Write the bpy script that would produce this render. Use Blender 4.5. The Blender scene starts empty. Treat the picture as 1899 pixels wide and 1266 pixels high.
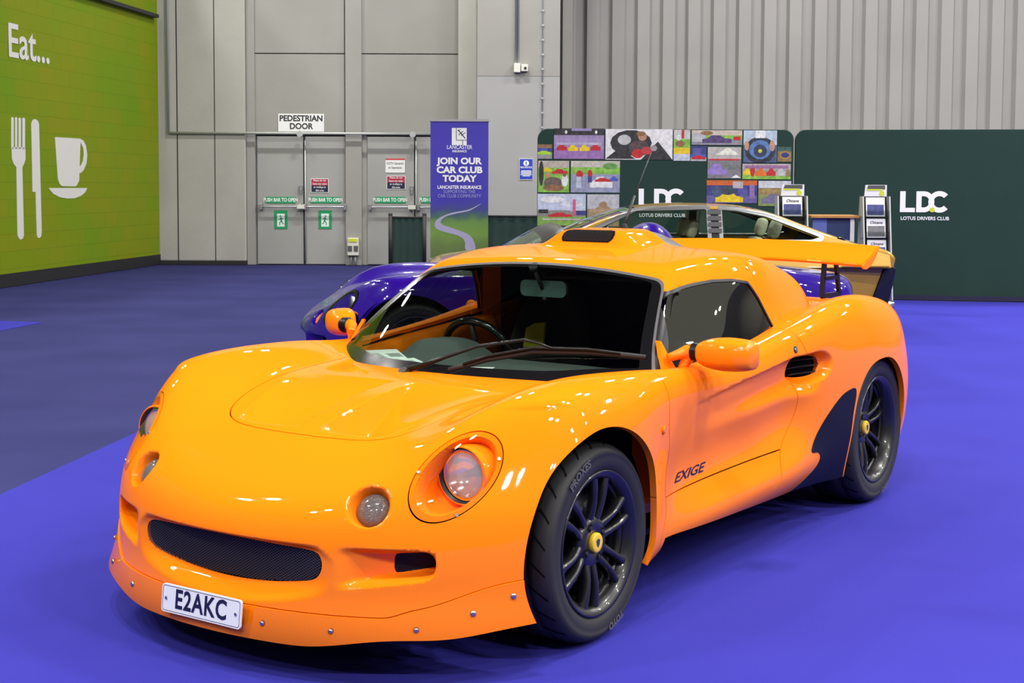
import bpy, math, random
import numpy as np
random.seed(7)
R = math.radians
COL = bpy.context.scene.collection
SC = bpy.context.scene
# ---------------------------------------------------------------- camera, world, lamps, exposure
# world space: camera stands over the origin and looks along +Y; x to the right, z up
CAM_H = 1.3554
cam = bpy.data.cameras.new('camera'); cam_o = bpy.data.objects.new('camera', cam); COL.objects.link(cam_o)
cam.sensor_fit = 'HORIZONTAL'; cam.sensor_width = 36.0; cam.lens = 36.0*2618.0/1899.0
cam.shift_y = 124.0/1899.0*-1.0
cam_o.location = (0, 0, CAM_H)
PITCH, ROLL = 0.0638, 0.0044
cam_o.rotation_mode = 'XYZ'
from mathutils import Matrix, Vector, Euler
cam_o.matrix_world = Matrix.Translation((0, 0, CAM_H)) @ Matrix.Rotation(R(90)-PITCH, 4, 'X') @ Matrix.Rotation(ROLL, 4, 'Z')
cam.clip_end = 200; cam.clip_start = 0.05
SC.camera = cam_o
w = bpy.data.worlds.new('hall_air'); SC.world = w; w.use_nodes = True
bgn = w.node_tree.nodes['Background']; bgn.inputs[0].default_value = (0.66, 0.66, 0.64, 1); bgn.inputs[1].default_value = 0.27
SC.view_settings.view_transform = 'Standard'; SC.view_settings.look = 'None'
SC.view_settings.exposure = 0.0; SC.view_settings.gamma = 1.0; SC.view_settings.use_curve_mapping = False
SC.cycles.use_denoising = True
SC.cycles.max_bounces = 10; SC.cycles.transparent_max_bounces = 24; SC.cycles.transmission_bounces = 10
SC.cycles.caustics_reflective = False; SC.cycles.caustics_refractive = False
SC.cycles.sample_clamp_indirect = 6.0
def lamp_pair(x, y, z, power):
    for s in (-1, 1):
        l = bpy.data.lights.new('high_bay_lamp', 'AREA'); l.shape = 'DISK'; l.size = 0.42; l.energy = power
        l.color = (1.0, 0.965, 0.91)
        o = bpy.data.objects.new('high_bay_lamp', l); o.location = (x+s*0.55, y, z); COL.objects.link(o)
for gx in (-8.0, -1.2, 5.6, 12.4, 19.2):
    for gy in (-5.5, 0.8, 7.1, 13.4, 19.6):
        if not (-3 < gx < 0 and 7 < gy < 14): lamp_pair(gx+0.35*math.sin(gy), gy, 9.2, 300)
# ---------------------------------------------------------------- tagging helpers
def tag(o, label=None, cat=None, group=None, kind=None):
    if label: o['label'] = label
    if cat: o['category'] = cat
    if group: o['group'] = group
    if kind: o['kind'] = kind
    return o
def empty(name, loc, rz=0.0, label=None, cat=None, group=None, parent=None):
    o = bpy.data.objects.new(name, None); COL.objects.link(o)
    o.location = loc; o.rotation_euler = (0, 0, rz); o.empty_display_size = 0.1
    if parent: o.parent = parent
    return tag(o, label, cat, group)
# ---------------------------------------------------------------- materials
def mat(name, col, rough=0.5, metal=0.0, coat=0.0, spec=0.5, emit=None, noise=None, bump=None, trans=0.0, alpha=1.0, ior=1.45, sheen=0.0):
    m = bpy.data.materials.new(name); m.use_nodes = True
    nt = m.node_tree; b = nt.nodes['Principled BSDF']
    b.inputs['Base Color'].default_value = (*col, 1); b.inputs['Roughness'].default_value = rough
    b.inputs['Metallic'].default_value = metal; b.inputs['Coat Weight'].default_value = coat
    b.inputs['Coat Roughness'].default_value = 0.03; b.inputs['Specular IOR Level'].default_value = spec
    b.inputs['Transmission Weight'].default_value = trans; b.inputs['Alpha'].default_value = alpha; b.inputs['IOR'].default_value = ior
    b.inputs['Sheen Weight'].default_value = sheen
    if emit: b.inputs['Emission Color'].default_value = (*col, 1); b.inputs['Emission Strength'].default_value = emit
    if noise or bump:
        tc = nt.nodes.new('ShaderNodeTexCoord')
    if noise:                      # (scale, amount, second colour)
        n = nt.nodes.new('ShaderNodeTexNoise'); n.inputs['Scale'].default_value = noise[0]; n.inputs['Detail'].default_value = 6
        nt.links.new(tc.outputs['Object'], n.inputs['Vector'])
        r = nt.nodes.new('ShaderNodeMapRange'); r.inputs[1].default_value = 0.35; r.inputs[2].default_value = 0.7; r.inputs[4].default_value = noise[1]
        nt.links.new(n.outputs['Fac'], r.inputs[0])
        mx = nt.nodes.new('ShaderNodeMix'); mx.data_type = 'RGBA'
        mx.inputs[6].default_value = (*col, 1); mx.inputs[7].default_value = (*noise[2], 1)
        nt.links.new(r.outputs[0], mx.inputs[0]); nt.links.new(mx.outputs[2], b.inputs['Base Color'])
    if bump:                       # (scale, strength)
        n = nt.nodes.new('ShaderNodeTexNoise'); n.inputs['Scale'].default_value = bump[0]; n.inputs['Detail'].default_value = 4
        nt.links.new(tc.outputs['Object'], n.inputs['Vector'])
        bp_ = nt.nodes.new('ShaderNodeBump'); bp_.inputs['Strength'].default_value = bump[1]; bp_.inputs['Distance'].default_value = 0.01
        nt.links.new(n.outputs['Fac'], bp_.inputs['Height']); nt.links.new(bp_.outputs[0], b.inputs['Normal'])
    return m
def glass_mat(name, tint, refl_tint=(1, 1, 1), fres=1.45, haze=None):
    """thin pane: tinted see-through plus a mirror reflection by angle"""
    m = bpy.data.materials.new(name); m.use_nodes = True; nt = m.node_tree; nt.nodes.clear()
    o = nt.nodes.new('ShaderNodeOutputMaterial'); t = nt.nodes.new('ShaderNodeBsdfTransparent'); g = nt.nodes.new('ShaderNodeBsdfGlossy')
    t.inputs[0].default_value = (*tint, 1); g.inputs[0].default_value = (*refl_tint, 1); g.inputs['Roughness'].default_value = 0.01
    ge = nt.nodes.new('ShaderNodeNewGeometry'); dt = nt.nodes.new('ShaderNodeVectorMath'); dt.operation = 'DOT_PRODUCT'
    nt.links.new(ge.outputs['Normal'], dt.inputs[0]); nt.links.new(ge.outputs['Incoming'], dt.inputs[1])
    def mth(op, *v):
        n_ = nt.nodes.new('ShaderNodeMath'); n_.operation = op
        for i_, q in enumerate(v):
            if isinstance(q, (int, float)): n_.inputs[i_].default_value = q
            else: nt.links.new(q, n_.inputs[i_])
        return n_.outputs[0]
    r0 = ((fres-1)/(fres+1))**2; c_ = mth('ABSOLUTE', dt.outputs['Value']); p5 = mth('POWER', mth('SUBTRACT', 1.0, c_), 5.0)
    class f: outputs = [mth('MULTIPLY_ADD', p5, 1-r0, r0)]
    mx = nt.nodes.new('ShaderNodeMixShader'); nt.links.new(f.outputs[0], mx.inputs[0]); nt.links.new(t.outputs[0], mx.inputs[1]); nt.links.new(g.outputs[0], mx.inputs[2])
    last = mx
    if haze:
        d = nt.nodes.new('ShaderNodeBsdfDiffuse'); d.inputs[0].default_value = (*haze[0], 1)
        m2 = nt.nodes.new('ShaderNodeMixShader'); m2.inputs[0].default_value = haze[1]
        nt.links.new(mx.outputs[0], m2.inputs[1]); nt.links.new(d.outputs[0], m2.inputs[2]); last = m2
    nt.links.new(last.outputs[0], o.inputs[0])
    return m
M = {}
M['orange'] = mat('orange_paint', (0.98, 0.215, 0.005), 0.5, coat=0.6, spec=0.0)
M['purple'] = mat('purple_paint', (0.020, 0.003, 0.20), 0.30, coat=0.8, spec=0.05)
M['gold'] = mat('gold_paint', (0.36, 0.20, 0.012), 0.4, metal=0.2, coat=0.8)
M['black_gloss'] = mat('gloss_black', (0.006, 0.006, 0.007), 0.16, coat=0.6)
M['black_satin'] = mat('satin_black', (0.007, 0.007, 0.008), 0.38, spec=0.25)
M['wheel'] = mat('black_alloy', (0.008, 0.008, 0.010), 0.35, spec=0.6, coat=0.5)
M['rubber'] = mat('tyre_rubber', (0.016, 0.016, 0.018), 0.62, noise=(9, 0.5, (0.024, 0.024, 0.026)))
M['rubber_mark'] = mat('moulded_tyre_letters', (0.085, 0.085, 0.09), 0.7)
M['void'] = mat('dark_inside', (0.004, 0.004, 0.005), 0.9, spec=0.1)
M['mesh_wire'] = mat('black_mesh_wire', (0.045, 0.045, 0.047), 0.4, metal=0.3)
M['chrome'] = mat('polished_metal', (0.82, 0.83, 0.85), 0.12, metal=1.0)
M['steel'] = mat('brushed_steel', (0.50, 0.51, 0.53), 0.33, metal=1.0)
M['trim'] = mat('dark_trim', (0.022, 0.022, 0.025), 0.45)
M['grey_trim'] = mat('grey_seal', (0.09, 0.09, 0.095), 0.5, spec=0.3)
M['guard'] = mat('dark_blue_stone_guard', (0.004, 0.0045, 0.011), 0.5, spec=0.25, bump=(160, 0.15))
M['dash'] = mat('grey_green_dash', (0.060, 0.072, 0.070), 0.75, bump=(220, 0.2))
M['seat'] = mat('black_seat_cloth', (0.012, 0.012, 0.013), 0.9, sheen=0.2)
M['paper'] = mat('white_paper', (0.80, 0.81, 0.80), 0.7)
M['print_grey'] = mat('grey_print', (0.30, 0.32, 0.33), 0.7)
M['print_green'] = mat('green_print', (0.16, 0.30, 0.16), 0.7)
M['plate'] = mat('white_plate', (0.74, 0.76, 0.80), 0.4)
M['plate_ink'] = mat('dark_blue_ink', (0.010, 0.012, 0.05), 0.4)
M['decal'] = mat('blue_black_decal', (0.010, 0.012, 0.055), 0.4)
M['amber'] = mat('amber_lens', (0.95, 0.22, 0.01), 0.18, coat=1.0)
M['yellow'] = mat('yellow_enamel', (0.80, 0.52, 0.02), 0.35, coat=0.5)
M['emblem'] = mat('emblem_blue_green', (0.02, 0.05, 0.12), 0.35)
M['hiviz'] = mat('lime_yellow_cloth', (0.55, 0.60, 0.03), 0.8)
M['white'] = mat('white_paint', (0.78, 0.78, 0.78), 0.5)
M['gold_bumper'] = mat('navy_bumper', (0.005, 0.005, 0.022), 0.5, spec=0.3)
M['chrome_soft'] = mat('satin_chrome', (0.20, 0.205, 0.215), 0.35, metal=0.7)
M['cream_leather'] = mat('cream_leather', (0.50, 0.48, 0.36), 0.55)
M['grey_lens'] = mat('grey_lens', (0.13, 0.12, 0.115), 0.22, metal=0.35, coat=1.0, bump=(380, 0.6))
M['mirror_case'] = mat('grey_green_case', (0.05, 0.11, 0.105), 0.5)
M['lens_clear'] = glass_mat('clear_lens', (0.95, 0.95, 0.95), fres=1.5)
M['ribbed'] = glass_mat('ribbed_lamp_glass', (0.93, 0.93, 0.95), fres=1.6, haze=((.9, .9, .93), .38))
M['windscreen'] = glass_mat('tinted_windscreen', (0.70, 0.80, 0.74), (0.85, 1.0, 0.85), fres=1.9)
M['pale_glass'] = glass_mat('pale_green_glass', (0.80, 0.88, 0.82), fres=1.6)
M['side_glass'] = glass_mat('tinted_side_glass', (0.60, 0.62, 0.52), (0.95, 0.94, 0.80), fres=4.2)
# ---------------------------------------------------------------- mesh helpers
def link(name, me, parent=None, loc=None):
    o = bpy.data.objects.new(name, me); COL.objects.link(o)
    if parent: o.parent = parent
    if loc: o.location = loc
    return o
class MB:
    """collects polygons (each with a material index) and links them as one mesh object"""
    def __init__(s): s.v = []; s.f = []; s.mi = []; s.sm = []
    def add(s, vs, fs, mi=0, smooth=False):
        k = len(s.v); s.v += [tuple(map(float, p)) for p in vs]
        for f in fs: s.f.append(tuple(k+i for i in f)); s.mi.append(mi); s.sm.append(smooth)
        return s
    def box(s, x0, y0, z0, x1, y1, z1, mi=0, mtx=None):
        vs = [Vector(p) for p in ((x0, y0, z0), (x1, y0, z0), (x1, y1, z0), (x0, y1, z0), (x0, y0, z1), (x1, y0, z1), (x1, y1, z1), (x0, y1, z1))]
        if mtx: vs = [mtx @ p for p in vs]
        return s.add(vs, [(3, 2, 1, 0), (4, 5, 6, 7), (0, 1, 5, 4), (1, 2, 6, 5), (2, 3, 7, 6), (3, 0, 4, 7)], mi)
    def cyl(s, a, b, r, n=16, r2=None, mi=0, caps=True, smooth=True):
        a, b = Vector(a), Vector(b); d = (b-a).normalized(); r2 = r if r2 is None else r2
        u = d.orthogonal().normalized(); q = d.cross(u)
        vs = []
        for p, rr in ((a, r), (b, r2)):
            for i in range(n): t = 2*math.pi*i/n; vs.append(p+u*(rr*math.cos(t))+q*(rr*math.sin(t)))
        s.add(vs, [(i, (i+1) % n, n+(i+1) % n, n+i) for i in range(n)], mi, smooth)
        if caps: s.add(vs[:n], [tuple(range(n))[::-1]], mi); s.add(vs[n:], [tuple(range(n))], mi)
        return s
    def tube(s, pts, r, n=10, mi=0, caps=True, flat=1.0, up=(0, 0, 1)):
        pts = [Vector(p) for p in pts]; rs = r if hasattr(r, '__len__') else [r]*len(pts); vs = []
        for k, p in enumerate(pts):
            d = (pts[min(k+1, len(pts)-1)]-pts[max(k-1, 0)]).normalized()
            u = d.cross(Vector(up))
            if u.length < 1e-4: u = d.orthogonal()
            u.normalize(); q = u.cross(d)
            for i in range(n): t = 2*math.pi*i/n; vs.append(p+u*(rs[k]*math.cos(t))+q*(rs[k]*flat*math.sin(t)))
        fs = [(k*n+i, k*n+(i+1) % n, (k+1)*n+(i+1) % n, (k+1)*n+i) for k in range(len(pts)-1) for i in range(n)]
        s.add(vs, fs, mi, True)
        if caps: s.add(vs[:n], [tuple(range(n))[::-1]], mi); s.add(vs[-n:], [tuple(range(n))], mi)
        return s
    def lathe(s, prof, n=48, axis='y', c=(0, 0, 0), mi=0, closed=False, smooth=True, mis=None):
        """profile of (radius, height) turned about an axis through c"""
        vs = []
        for rr, h in prof:
            for i in range(n):
                t = 2*math.pi*i/n; a, b = rr*math.cos(t), rr*math.sin(t)
                vs.append({'y': (c[0]+a, c[1]+h, c[2]+b), 'z': (c[0]+a, c[1]+b, c[2]+h), 'x': (c[0]+h, c[1]+a, c[2]+b)}[axis])
        m = len(prof); k = len(s.v); s.v += vs
        for j in range(m if closed else m-1):
            for i in range(n):
                j2 = (j+1) % m
                s.f.append((k+j*n+i, k+j2*n+i, k+j2*n+(i+1) % n, k+j*n+(i+1) % n)); s.mi.append(mis[j] if mis else mi); s.sm.append(smooth)
        return s
    def prism(s, poly, h0, h1, plane='xz', mi=0):
        """outline in a plane pushed along the third axis"""
        def P(a, b, h): return {'xz': (a, h, b), 'xy': (a, b, h), 'yz': (h, a, b)}[plane]
        n = len(poly); vs = [P(a, b, h0) for a, b in poly]+[P(a, b, h1) for a, b in poly]
        return s.add(vs, [tuple(range(n))[::-1], tuple(range(n, 2*n))]+[(i, (i+1) % n, n+(i+1) % n, n+i) for i in range(n)], mi)
    def build(s, name, mats, parent=None, loc=None, bevel=0, sub=0, autosmooth=None):
        me = bpy.data.meshes.new(name); me.from_pydata(s.v, [], s.f)
        mats = mats if isinstance(mats, (list, tuple)) else [mats]
        for m_ in mats: me.materials.append(m_)
        me.polygons.foreach_set('material_index', s.mi); me.polygons.foreach_set('use_smooth', s.sm)
        import bmesh
        bm = bmesh.new(); bm.from_mesh(me); bmesh.ops.remove_doubles(bm, verts=bm.verts, dist=1e-6); bmesh.ops.recalc_face_normals(bm, faces=bm.faces); bm.to_mesh(me); bm.free()
        o = link(name, me, parent, loc)
        if bevel:
            b = o.modifiers.new('edge', 'BEVEL'); b.width = bevel; b.segments = 2; b.limit_method = 'ANGLE'; b.angle_limit = R(40)
        if sub:
            b = o.modifiers.new('round', 'SUBSURF'); b.levels = sub; b.render_levels = sub
        return o
def text(name, body, size, material, parent, loc, rot=(R(90), 0, 0), align='CENTER', bold=0.0, extrude=0.0015, shear=0.0, sx=1.0, space=1.0):
    c = bpy.data.curves.new('t', 'FONT'); c.body = body; c.size = size; c.align_x = align; c.align_y = 'CENTER'
    c.extrude = extrude; c.offset = bold; c.shear = shear; c.space_character = space; c.resolution_u = 3
    t = bpy.data.objects.new('t', c); COL.objects.link(t)
    dg = bpy.context.evaluated_depsgraph_get(); me = bpy.data.meshes.new_from_object(t.evaluated_get(dg)); bpy.data.objects.remove(t); bpy.data.curves.remove(c)
    me.name = name; me.materials.clear(); me.materials.append(material)
    o = bpy.data.objects.new(name, me); COL.objects.link(o); o.parent = parent; o.location = loc; o.rotation_euler = rot; o.scale = (sx, 1, 1)
    return o
import numpy as np
# ---------------------------------------------------------------- smooth tables
def _nat(xs, ys, xq):
    """natural cubic spline through (xs, ys); ys may have trailing axes"""
    xs = np.asarray(xs, float); ys = np.asarray(ys, float); n = len(xs)
    h = np.diff(xs); A = np.zeros((n, n)); B = np.zeros_like(ys); A[0, 0] = A[-1, -1] = 1
    for i in range(1, n-1):
        A[i, i-1:i+2] = h[i-1], 2*(h[i-1]+h[i]), h[i]
        B[i] = 6*((ys[i+1]-ys[i])/h[i]-(ys[i]-ys[i-1])/h[i-1])
    M_ = np.linalg.solve(A, B.reshape(n, -1)).reshape(ys.shape)
    xq = np.clip(np.asarray(xq, float), xs[0], xs[-1])
    i = np.clip(np.searchsorted(xs, xq)-1, 0, n-2)
    sh = (-1,)+(1,)*(ys.ndim-1)
    a = ((xs[i+1]-xq)/h[i]).reshape(sh); b = 1-a; hh = h[i].reshape(sh)
    return a*ys[i]+b*ys[i+1]+((a**3-a)*M_[i]+(b**3-b)*M_[i+1])*hh**2/6
class Table:
    """C2 surface over a table given at stations us x vs"""
    def __init__(s, us, vs, T, n=72, m=40):
        us = np.asarray(us, float); vs = np.asarray(vs, float); T = np.asarray(T, float)
        if us[0] > us[-1]: us = us[::-1]; T = T[::-1]
        s.u0, s.u1, s.v0, s.v1 = us[0], us[-1], vs[0], vs[-1]
        g = _nat(us, T, np.linspace(us[0], us[-1], n))
        g = _nat(vs, g.T, np.linspace(vs[0], vs[-1], m)).T
        s.c = s._coef(s._coef(g).T).T
        s.n, s.m = n, m
    @staticmethod
    def _coef(g):
        n = len(g); A = np.zeros((n+2, n+2)); B = np.zeros((n+2,)+g.shape[1:])
        A[0, :3] = 1, -2, 1; A[-1, -3:] = 1, -2, 1
        for i in range(n): A[i+1, i:i+3] = 1/6, 4/6, 1/6
        B[1:-1] = g
        return np.linalg.solve(A, B)
    @staticmethod
    def _b(t):
        return ((1-t)**3/6, (3*t**3-6*t**2+4)/6, (-3*t**3+3*t**2+3*t+1)/6, t**3/6)
    def __call__(s, u, v):
        u, v = np.broadcast_arrays(u, v)
        a = np.clip((u-s.u0)/(s.u1-s.u0), 0, 1)*(s.n-1); b = np.clip((v-s.v0)/(s.v1-s.v0), 0, 1)*(s.m-1)
        i = np.minimum(a.astype(int), s.n-2); j = np.minimum(b.astype(int), s.m-2)
        bu = s._b(a-i); bv = s._b(b-j); r = 0
        for p in range(4):
            for q in range(4): r = r+bu[p]*bv[q]*s.c[i+p, j+q]
        return r
def curve1(xs, ys, n=500):
    """smooth one-variable curve, quick to evaluate"""
    xq = np.linspace(min(xs), max(xs), n); o = np.argsort(xs)
    v = _nat(np.array(xs, float)[o], np.array(ys, float)[o], xq)
    return lambda t: np.interp(t, xq, v)
def smax(a, b, k):
    h = np.maximum(k-np.abs(a-b), 0)/k
    return np.maximum(a, b)+h*h*h*k/6
def smin(a, b, k): return -smax(-a, -b, k)
def sst(a, b, t):
    t = np.clip((t-a)/(b-a), 0, 1); return t*t*t*(t*(6*t-15)+10)
# ---------------------------------------------------------------- body tables (car space: x forward, y left, z up)
YC = [-.52, -.4, -.2, 0, .2, .4, .52, .62, .72, .82, .92]
ZT = {.90: [.36, .36, .35, .33, .29, .22, .14, .06], .80: [.425, .425, .42, .405, .375, .32, .24, .16], .70: [.485, .485, .482, .472, .452, .42, .36, .28],
 .60: [.537, .537, .539, .541, .54, .515, .465, .39], .50: [.58, .58, .588, .608, .63, .615, .57, .50], .40: [.614, .614, .626, .66, .695, .69, .65, .58],
 .30: [.643, .643, .652, .69, .728, .728, .69, .63], .20: [.666, .666, .672, .706, .75, .752, .715, .65], .0: [.697, .696, .695, .718, .766, .772, .735, .67],
 -.2: [.709, .708, .704, .714, .758, .773, .74, .68], -.4: [.713, .711, .707, .711, .738, .764, .745, .69], -.6: [.715, .713, .71, .712, .722, .748, .742, .70],
 -.9: [.725, .725, .725, .725, .732, .755, .752, .72], -1.2: [.755, .755, .755, .755, .76, .782, .782, .75], -1.5: [.80, .80, .80, .80, .805, .822, .82, .78],
 -1.8: [.815, .815, .815, .818, .83, .865, .86, .80], -2.1: [.825, .825, .827, .835, .855, .893, .88, .81], -2.4: [.832, .832, .835, .842, .855, .876, .86, .79],
 -2.7: [.832, .832, .832, .83, .825, .82, .79, .71], -2.9: [.822, .82, .815, .805, .785, .75, .70, .62], -3.1: [.80, .80, .79, .765, .73, .67, .6, .52]}
ZT = {k: [v[3], v[2], v[1]]+v for k, v in ZT.items()}
ZLV = [.06, .12, .2, .28, .36, .44, .52, .6, .68, .76, .86, .95]
YT = {.90: [.80, .82, .83, .83, .83, .825, .80, .76, .71, .65, .57, .5], .50: [.80, .82, .83, .835, .838, .838, .825, .80, .765, .72, .66, .6],
 .30: [.81, .83, .842, .85, .854, .855, .85, .835, .81, .78, .72, .66], .0: [.81, .83, .847, .856, .861, .863, .862, .855, .84, .815, .78, .74],
 -.22: [.79, .81, .832, .843, .848, .849, .848, .844, .835, .815, .79, .75], -.4: [.70, .735, .79, .80, .795, .797, .808, .816, .815, .80, .78, .75],
 -.6: [.67, .71, .785, .797, .770, .769, .787, .803, .808, .795, .775, .74], -.9: [.67, .71, .79, .81, .772, .762, .781, .805, .812, .798, .775, .74],
 -1.2: [.67, .71, .79, .822, .789, .768, .783, .808, .82, .808, .785, .75], -1.42: [.67, .71, .79, .83, .81, .785, .79, .815, .826, .818, .80, .76],
 -1.6: [.68, .72, .785, .825, .825, .825, .83, .838, .84, .835, .815, .78], -1.8: [.72, .76, .80, .828, .842, .848, .852, .855, .853, .845, .825, .79],
 -2.05: [.80, .82, .838, .85, .86, .866, .869, .869, .865, .855, .83, .79], -2.3: [.80, .82, .845, .86, .868, .873, .875, .873, .866, .852, .82, .78],
 -2.6: [.77, .79, .81, .83, .842, .848, .848, .842, .83, .81, .77, .72], -2.85: [.69, .71, .73, .75, .76, .764, .762, .752, .735, .71, .66, .6], -3.1: [.55, .57, .59, .6, .61, .61, .6, .59, .57, .54, .5, .45]}
TOP = Table(list(ZT), YC, list(ZT.values()), 90, 60)
SIDE = Table(list(YT), ZLV, list(YT.values()), 90, 48)
_xf = curve1([.06, .12, .18, .24, .30, .36, .42, .48, .54, .62, .72], [.765, .780, .782, .777, .777, .774, .763, .74, .70, .64, .55])
def XF(y, z):
    return _xf(np.clip(z, .06, .72))-.36*y**2-.34*y**4
def XR(y, z):                    # tail surface
    return -3.03+.55*(z-.6)**2+.16*y**2+.25*y**4
def rise(z, c, h, e): return sst(-h-e, -h, z-c)*(1-sst(h, h+e, z-c))
def stad(u, v, uc, vc, a, b):    # signed distance to a lying stadium / rounded box
    qx = np.abs(u-uc)-(a-b); return np.where(qx > 0, np.hypot(np.maximum(qx, 0), v-vc), np.abs(v-vc))-b
def grille_d(y, z):              # mouth outline: flat top, bowed bottom
    zt = .368; zb = .230+.34*y**2
    a = np.maximum(z-zt, zb-z)
    ye = .358-np.abs(z-.325)**2*3.0
    return smax(a, y-ye, .06)
SIDE_IN = ((.70, .385, .345), (.585, .622, .343))
HOODR = curve1([-.45, -.34, -.22, .01, .19, .30, .36, .40, .42, .431], [.565, .552, .53, .47, .422, .386, .335, .286, .231, .118])
def hood_g(x, y):                # < 0 inside the bonnet lid
    a = np.abs(y)
    # rounded front corner, edges spreading towards the windscreen
    edge = a-(.405+.23*(.26-x)-.06*np.clip(.26-x, 0, 1)**2)
    front = x-(.433-.18*y**2)
    return smax(edge, front, .22)
HLX, HLY, HLZ = .478, .622, .556
_hu = np.array([-.150, .102, .164]); _hn = np.array([.62, .58, .53])   # long axis of the lamp cover, outward direction
_hn = _hn/np.linalg.norm(_hn); _hu = _hu-_hn*(_hu@_hn); _hu = _hu/np.linalg.norm(_hu); _hv = np.cross(_hn, _hu)
def hl_g(x, y, z, grow=0.0):     # egg-shaped headlamp cover seen along its own axis
    dx, dy, dz = x-HLX, y-HLY, z-HLZ
    u = dx*_hu[0]+dy*_hu[1]+dz*_hu[2]; v = dx*_hv[0]+dy*_hv[1]+dz*_hv[2]
    n = dx*_hn[0]+dy*_hn[1]+dz*_hn[2]
    g = np.sqrt((u/.158)**2+(v/(.094-.10*u*0))**2)
    return np.where(np.abs(n) < .2, (g-1)*.11-grow, 1.0)
def ind_r(x, y, z):              # round running-light pod, distance from its axis
    dx, dy, dz = x-.633, y-.445, z-.479
    n = np.array([.80, .22, .56]); n = n/np.linalg.norm(n); t = dx*n[0]+dy*n[1]+dz*n[2]
    return np.sqrt(np.maximum(dx*dx+dy*dy+dz*dz-t*t, 0)), t
def dents(x, y, z, full=True):
    """how far the skin is pushed in (metres)"""
    d = 0.0
    # mouth
    g = grille_d(y, z)
    d = d+np.where(x > .5, (.008+.040*np.clip(1-(y/.36)**2, 0, 1))*(1-sst(-.014, .012+.030*(1-sst(.32, .37, z)), g)), 0)
    # corner inlets: shallow near the mouth, deep towards the wheel
    t = np.clip((y-.385)/.235, 0, 1.0)
    zt = .374-.008*t; zb = .262+.035*t
    gg = smax(np.maximum(z-zt, zb-z), np.maximum(.37-y, y-.625), .05)
    d = d+np.where(x > .35, (.012+.090*t)*(1-sst(-.020, .008, gg))*sst(.36, .47, y), 0)
    # running lights
    r, ta = ind_r(x, y, z)
    d = d+np.where(np.abs(ta) < .15, .050*(1-sst(.040, .066, r)), 0)
    if full:
        # bonnet outlets
        yf = .055+(.085)*np.clip((x+.02)/.38, 0, 1.1); yo = .30+.36*(.38-x); yi = .040
        D = .104*np.clip((x+.08)/.44, 0, 1)**.85
        up = sst(0, 1, np.clip((y-yi)/np.maximum(yf-yi, .012), 0, 1)*.5)*2*0+np.clip((y-yi)/np.maximum(yf-yi, .015), 0, 1)
        dn = np.clip((yo-y)/np.maximum(yo-yf, .02), 0, 1)
        v = smin(up, dn, .10); v = v*sst(-.02, .09, v)
        fr = 1-sst(.360-.10*np.abs(y-.16), .402-.25*(y-.17)**2, x)
        d = d+np.where((z > .5) & (x > -.25) & (x < .45), D*v*fr, 0)
    # door hollow running back into the side inlet
    q = np.clip((-.60-x)/.80, 0, 1)
    zc = .615+.045*q; h = .012+.030*q
    m = (1-sst(h-.006, h+.016, z-zc))*(1-sst(.02, .12, zc-z))
    back = 1-sst(1.50, 1.66, -x)
    d = d+np.where((x < -.58) & (x > -1.65) & (y > .5), .050*q**.9*m*back, 0)
    # inlet hole
    e = np.sqrt(((x+1.565)/.118)**2+((z-.655+.06*(x+1.55))/.050)**2)
    d = d+np.where(y > .5, .042*(1-sst(.74, 1.35, e)), 0)
    return d
def body_base(x, y, z):
    ft = z-TOP(x, y); fs = y-SIDE(x, z)
    f = smax(ft*.92, fs, .10)
    f = smax(f, (x-XF(y, z))*.93, .085)
    return smax(f, XR(y, z)-x, .10)
def body_full(x, y, z): return body_base(x, y, z)+dents(x, y, z)
def body_plain(x, y, z): return body_base(x, y, z)+dents(x, y, z, False)
# cabin
YCAB = Table([-.3, -.5, -.9, -1.2, -1.5, -1.8, -2.1, -2.4], [.65, .7, .8, .9, 1.0, 1.1, 1.2],
 [[.73, .70, .64, .58, .52, .46, .40], [.715, .69, .645, .595, .54, .48, .42], [.74, .725, .685, .625, .56, .49, .42], [.75, .738, .70, .66, .615, .555, .49],
  [.75, .735, .70, .67, .64, .585, .52], [.72, .70, .675, .645, .605, .545, .47], [.64, .62, .60, .575, .54, .47, .4], [.52, .50, .48, .45, .41, .35, .3]], 60, 40)
_zc = curve1([-.2, -.5, -.7, -.89, -1.1, -1.3, -1.5, -1.7, -1.9, -2.1, -2.3, -2.5, -2.8], [.98, 1.035, 1.055, 1.075, 1.10, 1.117, 1.118, 1.094, 1.04, .96, .875, .79, .66])
def cab_top(x, y):
    hb = .060*sst(1.19, 1.30, -x)*(1-sst(1.50, 2.05, -x))
    return _zc(x)-.10*y**2+hb*(1-sst(.10, .27, np.abs(y)))
def XW(y, z):
    t = np.clip((z-.70)/.36, -.5, 1.3)
    return -.255-.63*t-(.5*y**2+.2*y**4)*(1-.42*t)+.07*t*(1-t)
def cabin(x, y, z):
    ft = z-cab_top(x, y); fs = y-YCAB(x, z); fw_ = (x-XW(y, z))*.5
    f = smax(ft, fs, .09)
    return smax(smax(f, fw_, .03), .62-z, .01)
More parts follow.
